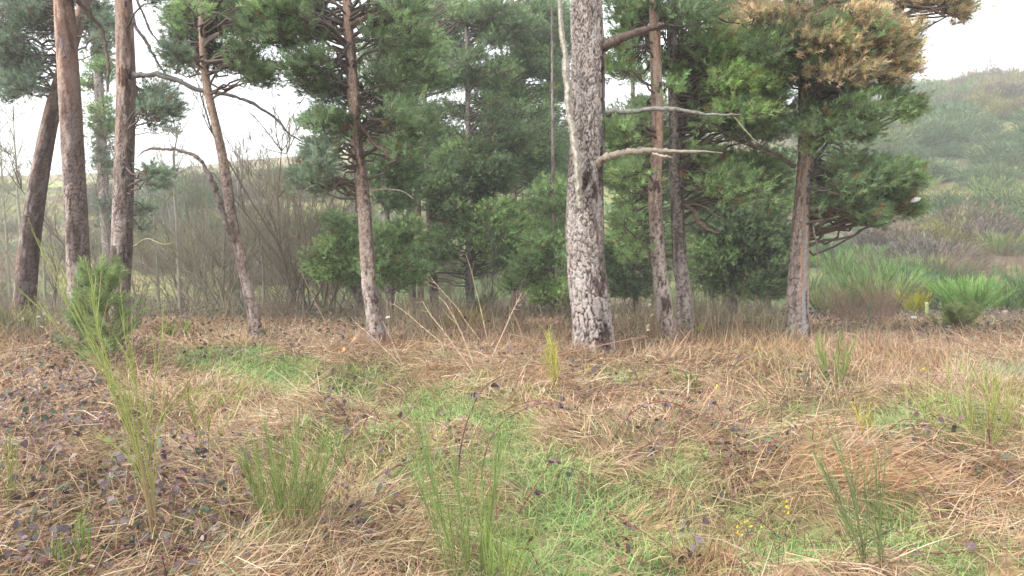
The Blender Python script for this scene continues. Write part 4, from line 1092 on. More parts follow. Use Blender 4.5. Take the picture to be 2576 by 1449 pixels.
cane('long red bramble cane arching across the straw right of centre', [(1533,1118),(1583,1045),(1633,1016),(1688,1012),(1763,1045),(1838,1070),(1915,1088)], [0,.18,.25,.24,.16,.1,.02], seed=1)
cane('orange brown cane dropping from the top of the long arch', [(1655,1003),(1672,1030),(1690,1066),(1708,1128)], [.24,.18,.1,0], .0035, (.42,.17,.08), 2, 2)
cane('short red cane crossing under the long arch', [(1560,1190),(1610,1132),(1652,1108),(1700,1106)], [0,.1,.13,.1], .0035, leaves=3, seed=3)
cane('straight dark cane leaning right below the thick trunk', [(1298,1302),(1343,1228),(1380,1172),(1393,1155)], [0,.16,.28,.33], leaves=2, seed=4)
cane('hooked dark cane in the green hollow', [(1395,1230),(1413,1182),(1445,1180),(1475,1205),(1513,1268)], [0,.14,.16,.1,0], .003, leaves=2, seed=5)
cane('red cane bowing toward the bottom right of centre', [(1495,1302),(1518,1286),(1588,1320),(1668,1375),(1725,1428)], [0,.06,.1,.07,.0], leaves=3, seed=6)
cane('thin cane lying in the grass left of the yellow flowers', [(1806,1236),(1840,1248),(1893,1262)], [.08,.08,.02], .003, leaves=2, seed=7)
cane('thick thorny dark red cane pointing right over the green patch', [(895,1232),(964,1190),(1014,1166),(1059,1154),(1097,1155)], [0,.1,.15,.18,.18], .0055, leaves=3, seed=8)
cane('tall dark cane curving right beside the slender green broom', [(1151,1248),(1159,1125),(1189,1025),(1224,970),(1284,935)], [0,.35,.55,.6,.55], .0045, (.12,.05,.07), 4, 9)
cane('second dark cane curving right to a low tip', [(1209,1228),(1219,1150),(1244,1088),(1289,1045),(1373,1014),(1448,1042)], [0,.22,.33,.38,.28,.12], .004, (.12,.05,.07), 6, 10)
cane('short dark cane leaning left of the thorny one', [(884,1197),(872,1165),(859,1135)], [0,.1,.2], .004, (.11,.05,.06), 0, 11)
cane('slanting cane above the bramble leaves, left of centre', [(854,1122),(880,1095),(899,1072)], [0,.12,.22], .0045, (.2,.09,.1), 2, 12)
cane('low cane over the bramble carpet at the left edge', [(15,1300),(120,1222),(215,1205),(300,1222)], [.02,.13,.14,.03], leaves=9, seed=13)
cane('long drooping cane with rain drops crossing the left broom', [(270,1295),(350,1255),(425,1226),(500,1220),(550,1245),(605,1320)], [.05,.14,.2,.22,.18,.02], .0035, (.2,.08,.08), 5, 14)
cane('cane lying along the ground in the right foreground', [(2272,1172),(2382,1166),(2475,1192)], [.03,.1,.05], leaves=7, seed=15)
cane('red cane low along the bottom right', [(2225,1395),(2300,1388),(2380,1392),(2480,1378),(2576,1372)], [.02,.05,.05,.05,.04], leaves=4, seed=16)
cane('small dark hoop of cane in the straw below the close pair', [(1788,938),(1828,892),(1863,896),(1888,940),(1900,990)], [0,.2,.22,.12,0], .004, leaves=3, seed=17)
cane('smaller hoop of cane nearer the close pair', [(1683,878),(1723,854),(1768,866),(1800,900)], [.02,.14,.12,0], .004, leaves=2, seed=18)
cane('cane reaching up from the middle straw toward the slim pine', [(905,1180),(960,1110),(1010,1060),(1050,1000)], [0,.1,.14,.2], .003, leaves=4, seed=19)
cane('cane crossing low over the left green track', [(730,1010),(800,960),(850,935),(880,930)], [0,.12,.16,.12], .0035, leaves=3, seed=20)
cane('red cane in the bramble at left below the sapling', [(60,1010),(170,985),(240,960),(300,1000)], [.02,.15,.2,.05], leaves=7, seed=21)
cane('cane rising alone at the far right', [(2492,1150),(2488,1080),(2486,1030)], [0,.25,.42], .0035, (.22,.09,.09), 1, 22)
cane('cane bending down at the far right edge', [(2485,1120),(2530,1180),(2575,1225)], [.1,.07,.02], .003, leaves=3, seed=23)
cane('thin cane arching in the straw left of the thick trunk', [(1230,1050),(1330,1010),(1400,1012),(1460,1060)], [.0,.14,.14,.02], .003, leaves=4, seed=24)
cane('cane in the leaf carpet near the bottom left broom', [(60,1180),(130,1140),(210,1170),(300,1210)], [.02,.12,.12,.02], leaves=8, seed=25)
cane('dark cane running behind the bottom left leaves', [(20,1420),(140,1360),(260,1370),(400,1400)], [.02,.1,.1,.03], leaves=9, seed=26)
cane('dusky bramble shoot with large folded leaves at the bottom, left of centre', [(878,1450),(872,1346),(862,1275)], [0,.1,.2], .003, (.25,.1,.12), 10, 27, lsz=.062)
cane('leafy bramble spray with large leaves in the bottom centre left', [(925,1470),(890,1400),(893,1310)], [0,.09,.16], .003, (.2,.08,.1), 7, 28, lsz=.065)
cane('reddish bramble sprig in the straw near the bottom middle', [(1570,1440),(1572,1385),(1568,1350)], [0,.06,.12], .003, (.3,.12,.08), 4, 29, lsz=.055, pal=np.array([(.24,.12,.09),(.3,.14,.1)]))
cane('bramble sprig with dark leaves in the right hollow', [(1800,1200),(1850,1150),(1900,1165)], [0,.1,.04], .003, (.2,.09,.08), 6, 30, lsz=.055)

DRY = 'tall dry stems leaning in front of the background stems'
def dry(label, pts, w0=.006, colr=(.56,.41,.29), seed=0, forks=5, dd=0, group=DRY, name='dry_stem'):
    p0 = hit(*pts[0])
    org = np.array([p0.x, p0.y, float(terrain(p0.x, p0.y))])
    root = empty(name, org, label, 'dry stem', group)
    r_ = np.random.default_rng(seed)
    W = [np.array(at(a, b, p0.y + dd * i)) for i, (a, b) in enumerate(pts)]
    W[0] = W[0] - np.array([0, 0, .03])
    K = 14; S = spline(W, K)
    V, F = tubes(S[None], (np.linspace(1.1, .5, K) * w0)[None], 5)
    o = mesh_np('stalk', V - org, F, M_wood, root, np.array(colr)[None] * r_.uniform(.8, 1.2, (len(V), 1)))
    if forks:
        i = r_.integers(K // 3, K, forks)
        dr = norm(norm(S[i] - S[i - 1]) + r_.normal(0, .6, (forks, 3)))
        t = np.linspace(0, 1, 4); L = r_.uniform(.05, .2, forks)
        P = S[i][:, None] + dr[:, None] * (L[:, None] * t)[..., None] + np.array([0, 0, 1]) * (L[:, None] * .3 * t ** 2)[..., None]
        V, F = tubes(P, np.linspace(1, .4, 4)[None] * w0 * .4 * np.ones((forks, 1)), 3)
        mesh_np('side_twigs', V - org, F, M_wood, root, np.repeat(np.array(colr)[None], len(V), 0))
    return root
dry('dry stem leaning left across the foot of the slim pine', [(1021,940),(1005,916),(961,872),(926,839),(894,812)], seed=1)
dry('shorter pale stem leaning left beside the white tag', [(1020,925),(1005,901),(986,858),(963,808)], .0065, (.42,.34,.28), 2, 2)
dry('long dry stem leaning left, lowest of the fan', [(1115,905),(1113,868),(1082,839),(1057,818),(1024,789),(992,766)], seed=3, forks=7)
dry('longest dry stem of the fan, reaching far into the straw', [(1211,958),(1165,901),(1134,858),(1107,822),(1082,791),(1063,758)], seed=4, forks=9)
dry('steep dry stem with small curled twigs in the middle of the fan', [(1201,935),(1178,881),(1161,839),(1144,803),(1121,764),(1105,748)], seed=5, forks=7)
dry('dry stem whose tip reaches the background trunks', [(1232,882),(1192,835),(1171,808),(1151,776),(1115,735),(1085,700)], seed=6, forks=6)
dry('upright dry stem reaching highest of the fan', [(1232,876),(1219,822),(1209,776),(1199,735),(1185,680),(1172,640)], seed=7, forks=6)
dry('dry forked stem leaning right, the only one of the fan to do so', [(1228,918),(1244,885),(1265,839),(1286,791),(1300,762),(1313,737)], seed=8, forks=8)
dry('flat bowed stem crossing behind the fan', [(1228,897),(1186,885),(1124,870),(1071,862),(1023,856)], .005, (.5,.36,.24), 9, 3)
dry('bowed stem running right toward the thick trunk', [(1431,888),(1365,866),(1319,849),(1278,839)], .005, (.5,.38,.25), 10, 3)
dry('short stem rising left of the right leaning one', [(1325,856),(1296,824),(1282,806)], .005, seed=11, forks=2)
dry('stem standing alone left of the slim pine with an orange dead leaf', [(826,835),(816,806),(795,765),(777,725),(760,690)], .007, (.45,.32,.24), 12, 3)
dry('reddish stem lying across the foot of the thick trunk', [(1340,905),(1405,893),(1458,881),(1552,860),(1597,851),(1630,846)], .006, (.34,.2,.15), 13, 4)
dry('dark thin stem in the brambles left of the thick trunk', [(1440,880),(1410,850),(1390,805)], .004, (.2,.12,.12), 14, 3)
dry('single pale stem in the straw right of the thick trunk', [(1625,930),(1626,890),(1625,855)], .005, (.5,.38,.28), 15, 0)
dry('dry stem tilting left over the left green track', [(770,880),(745,850),(725,820)], .004, (.42,.3,.22), 16, 3)
dry('thin orange stem in the red stalks behind the close pair', [(1860,870),(1856,830),(1850,800)], .004, (.45,.3,.2), 17, 2)

# orange dead leaves, yellow flowers ------------------------------------------
def leaf_cluster(name, label, cat, px, py, h, n, size, colr, spread, seed=0, group=None, stem=True):
    p = hit(px, py, h)
    r_ = np.random.default_rng(seed)
    gz = float(terrain(p.x, p.y))
    org = np.array([p.x, p.y, gz])
    root = empty(name, org, label, cat, group)
    B = np.array([p.x, p.y, p.z]) + r_.normal(0, spread, (n, 3))
    D = norm(r_.normal(size=(n, 3)))
    C = np.array(colr)[None] * r_.uniform(.8, 1.15, (n, 1))
    V, F, C = leaf_mesh(B, D, np.full(n, size) * r_.uniform(.7, 1.2, n), C, .5)
    mesh_np('petals' if 'flower' in name else 'leaf_blades', V - org, F, M_leaf, root, C)
    if stem:
        P = np.array([[[p.x, p.y, gz - .01], [p.x + .01, p.y, (gz + p.z) / 2], [p.x, p.y, p.z]]])
        V, F = tubes(P, np.array([[.002, .0018, .0015]]), 4)
        mesh_np('stem', V - org, F, M_wood, root, np.full((len(V), 3), (.25, .25, .1)))
    return root
YF = 'small yellow flowers in the clearing'
fl = [(1975,1262,'uppermost of the yellow blossoms in the lower right grass'),(1980,1275,'yellow blossom just under the uppermost one'),(1983,1290,'yellow blossom lowest on the little column at right'),
      (1870,1312,'yellow blossom at the top of the loose cluster left of the column'),(1852,1330,'leftmost yellow blossom of the lower right grass'),(1862,1340,'yellow blossom low in the loose cluster'),
      (1918,1332,'solitary orange yellow blossom between cluster and column'),(1893,1322,'pale yellow blossom between the two groups'),
      (1513,902,'tiny yellow flower at the foot of the thick trunk'),(1480,925,'tiny yellow flower left below the thick trunk'),(1804,970,'yellow flower in the straw below the hoop of cane'),
      (1902,876,'yellow dot of a flower in the red stalks'),(2324,928,'yellow flower near the right brooms')]
for i, (a, b, l) in enumerate(fl):
    leaf_cluster('yellow_flower', l, 'flower', a, b, .12 if i < 8 else .18, 8, .012 if i < 8 else .016, (.85,.62,.05), .006, i, YF)
leaf_cluster('dead_leaf', 'orange withered leaf hanging beside the lone stem', 'leaf', 823, 828, .1, 5, .06, (.62,.28,.10), .02, 50, 'orange withered leaves')
leaf_cluster('dead_leaf', 'orange withered leaf above the straw left of the slim pine', 'leaf', 889, 855, .15, 5, .06, (.62,.30,.12), .02, 51, 'orange withered leaves')
leaf_cluster('dead_leaf', 'lower orange leaf just left of the slim pine', 'leaf', 860, 885, .1, 4, .06, (.62,.32,.14), .02, 52, 'orange withered leaves')
leaf_cluster('dead_leaf', 'crumpled red brown leaf in the right straw', 'leaf', 1925, 1130, .08, 7, .06, (.30,.13,.07), .03, 53, 'orange withered leaves')
leaf_cluster('dead_leaf', 'pale dead leaf in the straw below the narrow yellowish broom', 'leaf', 1362, 985, .03, 3, .05, (.66,.48,.38), .015, 54, 'orange withered leaves')
leaf_cluster('leaf_sprig', 'sprig of pale leaves between the thick trunk and the close pair', 'sprig', 1590, 812, .35, 14, .055, (.34,.30,.20), .12, 55)
leaf_cluster('leaf_sprig', 'sprig of silvery leaves at the foot of the dark leaning pine', 'sprig', 90, 830, .25, 14, .055, (.27,.25,.24), .13, 56)
leaf_cluster('leaf_sprig', 'bush of dead russet leaves on the slope right of the torn pine', 'sprig', 2160, 740, .3, 60, .07, (.42,.22,.15), .22, 57)
leaf_cluster('dark_leaf_clump', 'dark purple leaf clump in the green grass at lower right', 'leaf clump', 1735, 1392, .06, 8, .06, (.06,.045,.06), .03, 58, stem=False)
leaf_cluster('dark_leaf_clump', 'black green leaf clump in the middle of the right hollow', 'leaf clump', 1810, 1275, .05, 7, .055, (.07,.08,.06), .03, 59, stem=False)

# ------------------------------------------------------------------ tall pale tussock
def tussock(label, px, py, h, n, spread, seed, colr=(.62,.47,.30), az0=None, cat='grass tussock', name='grass_tussock', group='dry grass tussocks'):
    p = hit(px, py); r_ = np.random.default_rng(seed)
    org = np.array([p.x, p.y, float(terrain(p.x, p.y))])
    B = r_.normal(0, spread * .35, (n, 3)); B[:, 2] = -.02
    az = r_.uniform(0, 2 * np.pi, n) if az0 is None else az0 + r_.normal(0, .5, n)
    el = r_.uniform(.5, 1.5, n) if az0 is None else np.abs(r_.normal(.55, .3, n))
    D = np.stack([np.cos(az) * np.cos(el), np.sin(az) * np.cos(el), np.sin(el)], -1)
    L = h * r_.uniform(.5, 1.1, n)
    C = np.array(colr)[None] * r_.uniform(.65, 1.15, (n, 1)) * (1 + r_.normal(0, .04, (n, 3)))
    V, F, C2 = ribbons(B, D, L, r_.uniform(.003, .006, n) * (1 + max(0, p.y - 5) * .12), r_.uniform(.1, .6, n), C, 3)
    o = mesh_np(name, V, F, M_straw, None, C2)
    o.location = org
    tag(o, label, cat, group)
tussock('pale upright tussock between the small green bush and the slender pine', 575, 865, .42, 420, .35, 1)
tussock('pale standing tussock just right of the upright one', 605, 870, .30, 250, .25, 2)
tussock('swept bundle of long straw below the dense broom clump', 790, 1400, .5, 700, .32, 3, az0=-.9)
tussock('straw bundle fanning right at the bottom beside the bramble leaves', 960, 1400, .45, 700, .35, 4, az0=-.5)
tussock('straw bundle hanging over the right hollow', 1850, 1185, .38, 500, .2, 5, az0=-2.0)
tussock('heap of orange straw at right above the green grass', 2130, 1190, .4, 800, .5, 6, (.55,.34,.19), az0=-.4)
tussock('second heap of orange straw at the right edge', 2420, 1250, .42, 900, .6, 7, (.50,.29,.15), az0=-1.2)
tussock('pale dense tussock near the right edge behind the broom', 2470, 985, .38, 900, .6, 8, (.66,.50,.36))
tussock('straw mound in the centre of the clearing', 1050, 1120, .3, 600, .4, 9, (.60,.43,.24), az0=-.7)
tussock('long straw swept over the bottom middle', 1600, 1340, .4, 650, .4, 10, (.58,.42,.24), az0=-.3)
tussock('straw mound just below the thick trunk', 1400, 965, .34, 800, .55, 11, (.60,.42,.26), az0=-2.4)
tussock('sage green tussock at the right edge', 2555, 955, .3, 500, .4, 12, (.36,.42,.28))
tussock('flattened grass star in the right green patch', 2260, 1085, .26, 300, .25, 13, (.36,.45,.20))
tussock('small straw tuft at the lower middle edge', 1790, 1430, .25, 400, .22, 14, (.52,.34,.2))

for i, (px, py, l) in enumerate([(948,872,'slim reddish pine'),(1683,866,'nearer of the close pair'),(1722,856,'further of the close pair'),(2005,862,'torn bark pine'),(1452,905,'left flank of the thick trunk'),(1535,900,'right flank of the thick trunk'),(648,862,'slender leaning pine'),(75,812,'dark leaning pine')]):
    tussock('rough brown grass piled against the foot of the ' + l, px, py, .34, 420, .32, 30 + i, (.42,.29,.19), cat='grass tussock', group='grass around the trunks')
# ------------------------------------------------------------------ posts, tags and silk nests
def box_part(name, parent, sx, sy, sz, loc, rot, colr, mat=None, bev=.15):
    v = []; 
    for zz in (-1, 1):
        for s_ in (1 - bev, 1, ):
            pass
    e = bev * min(sx, sy) 
    prof = [(-sx + e, -sy), (sx - e, -sy), (sx, -sy + e), (sx, sy - e), (sx - e, sy), (-sx + e, sy), (-sx, sy - e), (-sx, -sy + e)]
    lv = [(-sz, .86), (-sz + e, 1), (0, 1), (sz - e, 1), (sz, .86)]
    V = np.array([(x * k, y * k, z) for z, k in lv for x, y in prof])
    from mathutils import Euler
    R_ = np.array(Euler(rot).to_matrix())
    V = V @ R_.T + np.array(loc)
    F = [(i * 8 + j, i * 8 + (j + 1) % 8, (i + 1) * 8 + (j + 1) % 8, (i + 1) * 8 + j) for i in range(4) for j in range(8)]
    cap = []
    for base, flip in ((0, True), (32, False)):
        for a in (0, 2, 4):
            q = (base + a, base + a + 1, base + (a + 2) % 8 if a < 4 else base + 6, base + 7)
            cap.append(q[::-1] if flip else q)
    cap = [(3, 2, 1, 0), (7, 4, 3, 0), (7, 6, 5, 4), (32, 33, 34, 35), (32, 35, 36, 39), (36, 37, 38, 39)]
    return mesh_np(name, V, np.array(F + cap), mat or M_plain, parent, np.tile(np.array(colr), (len(V), 1)), smooth_=False)

def post(name, label, px, py, topy, d, r, colr, lean=0.0, tagpart=None, cat='post', group=None, topx=None):
    p = base_of(px, py, d); tp = at(topx if topx else px, topy, d)
    root = empty(name, p, label, cat, group)
    K = 8
    P = spline([(0, 0, -.1), ((tp.x - p.x) * .5, 0, (tp.z - p.z) * .5), (tp.x - p.x, 0, tp.z - p.z)], K)
    n = 10
    V, F = tubes(P[None], (np.linspace(1.05, .95, K) * r)[None], n)
    V = np.vstack([V, P[-1] + np.array([0, 0, r * .25])])
    top = len(V) - 1; b = (K - 1) * n
    capf = [(b + i, b + (i + 1) % n, top, top) for i in range(n)]
    F = np.vstack([F, np.array([(b + i, b + i + 1, b + (i + 2) % n, top) for i in range(0, n, 2)])])
    mesh_np('shaft', V, F, M_wood, root, np.array(colr)[None] * rng.uniform(.8, 1.2, (len(V), 1)))
    if tagpart:
        box_part('tag_plate', root, tagpart[0], .004, tagpart[1], (tp.x - p.x + tagpart[2], -.012, tp.z - p.z + tagpart[3]), (0, tagpart[4], 0), (.85, .85, .86))
    return root
post('marker_cane', 'thin yellow marker cane with a white tag at its top, right of the torn pine', 2304, 848, 785, 11.2, .008, (.55,.38,.12), tagpart=(.042,.016,-.03,-.08,.12), cat='marker')
post('marker_cane', 'short stake with a white label behind the pale stem at the slim pine', 979, 850, 800, 10.2, .009, (.3,.25,.2), tagpart=(.032,.013,-.02,.01,-.25), cat='marker')
post('fence_post', 'thin dark green stake standing near the right edge', 2480, 868, 808, 11.0, .014, (.03,.10,.10), topx=2487, cat='post')
post('fence_post', 'leaning green stake among the stalks right of the torn pine', 2196, 800, 770, 12.2, .013, (.04,.16,.10), topx=2182, cat='post')
post('fence_post', 'mossy greenish wooden post under the vivid yellow broom', 2331, 815, 760, 15, .035, (.34,.36,.16), cat='post')
post('fence_post', 'old grey brown wooden post at the right edge', 2528, 850, 782, 14, .05, (.26,.2,.17), cat='post')
post('fence_post', 'leaning mossy post beside the thin dark green stake', 2508, 872, 815, 11.5, .045, (.22,.19,.1), topx=2530, cat='post')

def nest(label, px, py, d, sx, sz, seed):
    p = at(px, py, d + DEP[T10.name])
    r_ = np.random.default_rng(seed)
    n, m = 20, 14
    th = np.linspace(0, 2 * np.pi, n, endpoint=False); ph = np.linspace(.02, np.pi - .02, m)
    T, Pp = np.meshgrid(th, ph)
    rr = 1 + .7 * (fbm(np.cos(T) * 1.5 + seed * 7, Pp * 2 + np.sin(T), seed) - .5) + .3 * (vnoise(np.cos(T) * 5, Pp * 6, seed + 2) - .5)
    taper = 1 - .35 * np.cos(Pp) * 0
    V = np.stack([sx * rr * np.sin(Pp) * np.cos(T), sx * .8 * rr * np.sin(Pp) * np.sin(T), sz * rr * np.cos(Pp)], -1).reshape(-1, 3)
    V[:, 2] += V[:, 0] * .35
    idx = np.arange(n * m).reshape(m, n)
    F = np.stack([idx[:-1], idx[1:], np.roll(idx[1:], -1, 1), np.roll(idx[:-1], -1, 1)], -1).reshape(-1, 4)
    c = lerp(cc(.40, .39, .40), cc(.78, .78, .8), fbm(T * 3, Pp * 4, seed)[..., None]).reshape(-1, 3)
    o = mesh_np('silk_nest', V, F, M_plain, None, c)
    o.location = p
    tag(o, label, 'silk nest', 'white silk nests in the right pine')
nest('largest white silk nest, hanging under the golden needles', 2200, 251, 10.25, .064, .044, 1)
nest('small white silk nest beside a brown sprig at the tip of the middle bough', 2303, 429, 10.6, .034, .02, 2)
nest('white silk nest at the end of the rusty twig', 2302, 503, 10.6, .055, .028, 3)

# ------------------------------------------------------------------ bare shrubs and thin leafless trees
def shrub_mesh(h, spread, n0, lv, r_, r0, ratio=.55, up=.35, kids=(5, 5, 4)):
    K = 5; t = np.linspace(0, 1, K)
    az = r_.uniform(0, 2 * np.pi, n0)
    dr = norm(np.stack([np.cos(az) * spread, np.sin(az) * spread, np.ones(n0)], -1) * r_.uniform(.6, 1.2, (n0, 3)))
    st = r_.normal(0, .05 * h, (n0, 3)); st[:, 2] = -.05
    L = h * r_.uniform(.55, 1.0, n0); rad = r0 * r_.uniform(.6, 1.1, n0)
    out = []
    for lvl in range(lv):
        N = len(st)
        bend = r_.normal(0, .22, (N, 3)); bend[:, 2] = np.abs(bend[:, 2]) * .6
        P = st[:, None] + dr[:, None] * (L[:, None] * t)[..., None] + bend[:, None] * (L[:, None] * t ** 2)[..., None] + r_.normal(0, .012, (N, K, 3)) * L[:, None, None] * (t > 0)[None, :, None]
        out.append(tubes(P, np.linspace(1, .4, K)[None] * rad[:, None], 4 if lvl == 0 else 3))
        if lvl == lv - 1: break
        k = kids[lvl]
        i = np.repeat(np.arange(N), k); a = r_.integers(1, K, N * k)
        st = P[i, a]; pd = norm(P[i, a] - P[i, a - 1])
        dr = norm(pd + r_.normal(0, .55, (N * k, 3)) + np.array([0, 0, up]))
        L = L[i] * ratio * r_.uniform(.5, 1.1, N * k) * (1.2 - .12 * a)
        rad = np.maximum(rad[i] * .5, .0018)
    return join(out)

def bare(name, label, cat, h, spread, n0, colr, seed, r0=.02, lv=4, kids=(6, 5, 3), ratio=.55, group=None):
    r_ = np.random.default_rng(seed)
    V, F = shrub_mesh(h, spread, n0, lv, r_, r0, kids=kids, ratio=ratio)
    C = np.array(colr)[None] * r_.uniform(.75, 1.3, (len(V) // 1, 1))
    root = empty(name, (0, 0, 0), label, cat, group)
    mesh_np('branches', V, F, M_twig, root, C)
    return root
ORD = ['first','second','third','fourth','fifth','sixth','seventh','eighth','ninth','tenth','eleventh','twelfth','thirteenth','fourteenth','fifteenth','sixteenth','seventeenth','eighteenth','nineteenth','twentieth','twenty first','twenty second','twenty third','twenty fourth','twenty fifth','twenty sixth','twenty seventh','twenty eighth','twenty ninth','thirtieth','thirty first','thirty second']
def rank_labels(items, single, fmt):
    """items: (object, key, picture x): numbers those of one look and place from the left"""
    by = {}
    for o, k, x in items: by.setdefault(k, []).append((x, o))
    for k, l in by.items():
        l.sort(key=lambda q: q[0])
        for i, (x, o) in enumerate(l):
            o['label'] = (single % k) if len(l) == 1 else ORD[min(i, 31)] + ' from left of ' + (fmt % k)
GB = 'bare grey shrubs in the dip behind the clearing'
rank_labels(slope_b, '%s %s broom %s the right slope', '%s %s brooms %s the right slope')
protos = [bare('bare_shrub', 'x', 'shrub', (3.5, 2.4, 3.1, 2.2)[i], (.28, .6, .4, .7)[i], (4, 9, 5, 10)[i], c, 200 + i, r0=(.026, .016, .022, .015)[i], kids=((9, 6, 4), (6, 5, 3), (8, 5, 4), (6, 5, 3))[i], group=GB) for i, c in enumerate([(.19,.155,.12), (.27,.235,.18), (.19,.19,.10), (.24,.165,.125)])]
spots = []
r_ = np.random.default_rng(5)
where = ['left of the slender leaning pine', 'left of the slim reddish pine', 'behind the stout left trunks', 'behind the close background stems', 'behind the thick trunk', 'behind the close pair', 'right of the torn pine']
def zone_of(px):
    if px < 340: return 2
    if px < 600: return 0
    if px < 900: return 1
    if px < 1320: return 3
    if px < 1640: return 4
    if px < 1980: return 5
    return 6
tone = ['greyish', 'paler grey', 'olive tinged', 'reddish brown']
cand = []
for i in range(30):
    cand.append((r_.uniform(330, 930), r_.uniform(17, 30), r_.uniform(.85, 1.4)))
for i in range(10): cand.append((r_.uniform(-60, 330), r_.uniform(16, 28), r_.uniform(.7, 1.1)))
for i in range(36): cand.append((r_.uniform(900, 2010), r_.uniform(19, 29), r_.uniform(.5, .95)))
for i in range(7): cand.append((r_.uniform(2060, 2250), r_.uniform(13, 20), r_.uniform(.3, .5)))
for i in range(8): cand.append((r_.uniform(2370, 2660), r_.uniform(24, 32), r_.uniform(.5, .9)))
for i in range(26): cand.append((r_.uniform(-80, 2240), r_.uniform(9.8, 14.5), r_.uniform(.16, .32)))
first = set(); shr = []
cand.sort()
for i, (px, d, s) in enumerate(cand):
    x = (px - CX) / FX * d
    k = i % 4 if px < 2060 else 3
    hgt = 'tall' if s > .9 else ('middling' if s > .6 else 'low')
    key = (hgt, tone[k], where[zone_of(px)])
    loc = (x, d, float(terrain(x, d)))
    if k not in first:
        first.add(k); o = protos[k]; o.location = loc; o.rotation_euler = (0, 0, r_.uniform(0, 6)); o.scale = (s, s, s)
    else:
        o = copy_thing(protos[k], loc, r_.uniform(0, 6.28), s)
    shr.append((o, key, px))
rank_labels(shr, '%s %s bare shrub standing %s', '%s %s bare shrubs %s')
# thin leafless trees
def bare_tree(label, px, py, topy, d, seed, colr, lean=0):
    p = base_of(px, py, d); tp = at(px, topy, d); h = tp.z - p.z
    root = empty('leafless_tree', p, label, 'bare tree', 'thin leafless trees behind the clearing')
    r_ = np.random.default_rng(seed); K = 12; t = np.linspace(0, 1, K)
    P = np.stack([lean * t * h + r_.normal(0, .03, K) * t, r_.normal(0, .03, K) * t, -.05 + h * t], -1)
    V, F = tubes(P[None], np.linspace(.055, .008, K)[None] * h / 5, 6)
    mesh_np('trunk', V, F, M_twig, root, np.array(colr)[None] * r_.uniform(.8, 1.2, (len(V), 1)))
    n = 26
    i = r_.integers(3, K, n)
    st = P[i]; az = r_.uniform(0, 6.28, n)
    dr = norm(np.stack([np.cos(az) * .75, np.sin(az) * .75, r_.uniform(.3, 1.1, n)], -1))
    L = h * .33 * r_.uniform(.4, 1, n) * (1.15 - i / K * .7); rad = np.full(n, .012) * h / 5
    out = []
    for lvl in range(3):
        tt = np.linspace(0, 1, 5)
        Q = st[:, None] + dr[:, None] * (L[:, None] * tt)[..., None] + r_.normal(0, .03, (len(st), 5, 3)) * L[:, None, None] + np.array([0, 0, .25]) * (L[:, None] * tt ** 2)[..., None]
        out.append(tubes(Q, np.linspace(1, .4, 5)[None] * rad[:, None], 3))
        j = np.repeat(np.arange(len(st)), 5); a = r_.integers(1, 5, len(j))
        st = Q[j, a]; dr = norm(norm(Q[j, a] - Q[j, a - 1]) + r_.normal(0, .5, (len(j), 3))); L = L[j] * .5 * r_.uniform(.5, 1.1, len(j)); rad = np.maximum(rad[j] * .5, .003)
    V, F = join(out)
    mesh_np('branches', V, F, M_twig, root, np.array(colr)[None] * r_.uniform(.8, 1.2, (len(V), 1)))
bare_tree('thin leafless tree at the far left edge against the sky', 55, 640, 250, 24, 1, (.30,.29,.22))
bare_tree('broad leafless tree behind the dark leaning pine foot', 110, 690, 400, 20, 12, (.28,.27,.18))
bare_tree('many branched leafless tree at the left edge, lower than its neighbour', -10, 680, 300, 19, 13, (.27,.26,.19))
bare_tree('pale leafless tree seen between the two stout pines', 225, 700, 330, 22, 14, (.3,.28,.22))
bare_tree('leafless tree behind the slender pine bole', 520, 780, 420, 22, 15, (.27,.24,.2))
bare_tree('leafless tree behind the arching side stem', 400, 780, 380, 23, 16, (.27,.25,.2))
bare_tree('leafless tree midway between slender and slim pines', 730, 780, 430, 22, 17, (.26,.22,.2))
bare_tree('leafless tree behind the dark leaning pine', 20, 660, 330, 26, 2, (.30,.28,.2))
bare_tree('upright feathery leafless tree left of the slender pine', 455, 780, 235, 19, 3, (.30,.27,.24))
bare_tree('leafless tree just right of the slender leaning pine', 665, 780, 370, 21, 4, (.27,.23,.21))
bare_tree('small leafless tree with a broad top, right of the slender pine', 610, 775, 350, 24, 5, (.30,.26,.25))
bare_tree('forked dark leafless tree right behind the slender pine foot', 560, 790, 440, 17, 6, (.17,.16,.13), .05)
bare_tree('leafless tree left of the slim reddish pine', 780, 790, 500, 19, 7, (.24,.2,.18), -.06)
bare_tree('dark leafless sapling in the gap left of the thick trunk', 1240, 780, 590, 16, 8, (.14,.12,.11))

# ------------------------------------------------------------------ scrub of the hillside
def tuft_mesh(h, R, n, r_, colr, width):
    """rounded shrub: short sprays all over a lumpy dome"""
    d = norm(r_.normal(size=(n, 3))); d[:, 2] = np.abs(d[:, 2])
    az = np.arctan2(d[:, 1], d[:, 0]); ph = r_.uniform(0, 6.28, 3)
    lump = 1 + .22 * np.sin(az * 3 + ph[0]) + .16 * np.sin(az * 5 + d[:, 2] * 6 + ph[1]) + .14 * np.sin(d[:, 2] * 9 + az * 2 + ph[2])
    q = (r_.random(n) ** .35) * lump
    B = d * q[:, None] * np.array([R, R, h * .75]); B[:, 2] -= .05
    D = norm(d * .8 + np.array([0, 0, .55]) + r_.normal(0, .35, (n, 3)))
    L = h * r_.uniform(.08, .2, n)
    C = np.array(colr)[None] * r_.uniform(.6, 1.45, (n, 1)) * (1 + r_.normal(0, .07, (n, 3)))
    s = norm(np.cross(D, r_.normal(size=(n, 3))))
    return ribbons(B, D, L, np.full(n, width) * r_.uniform(.6, 1.3, n), r_.uniform(0, .2, n), np.clip(C, .01, 1), 1, s)

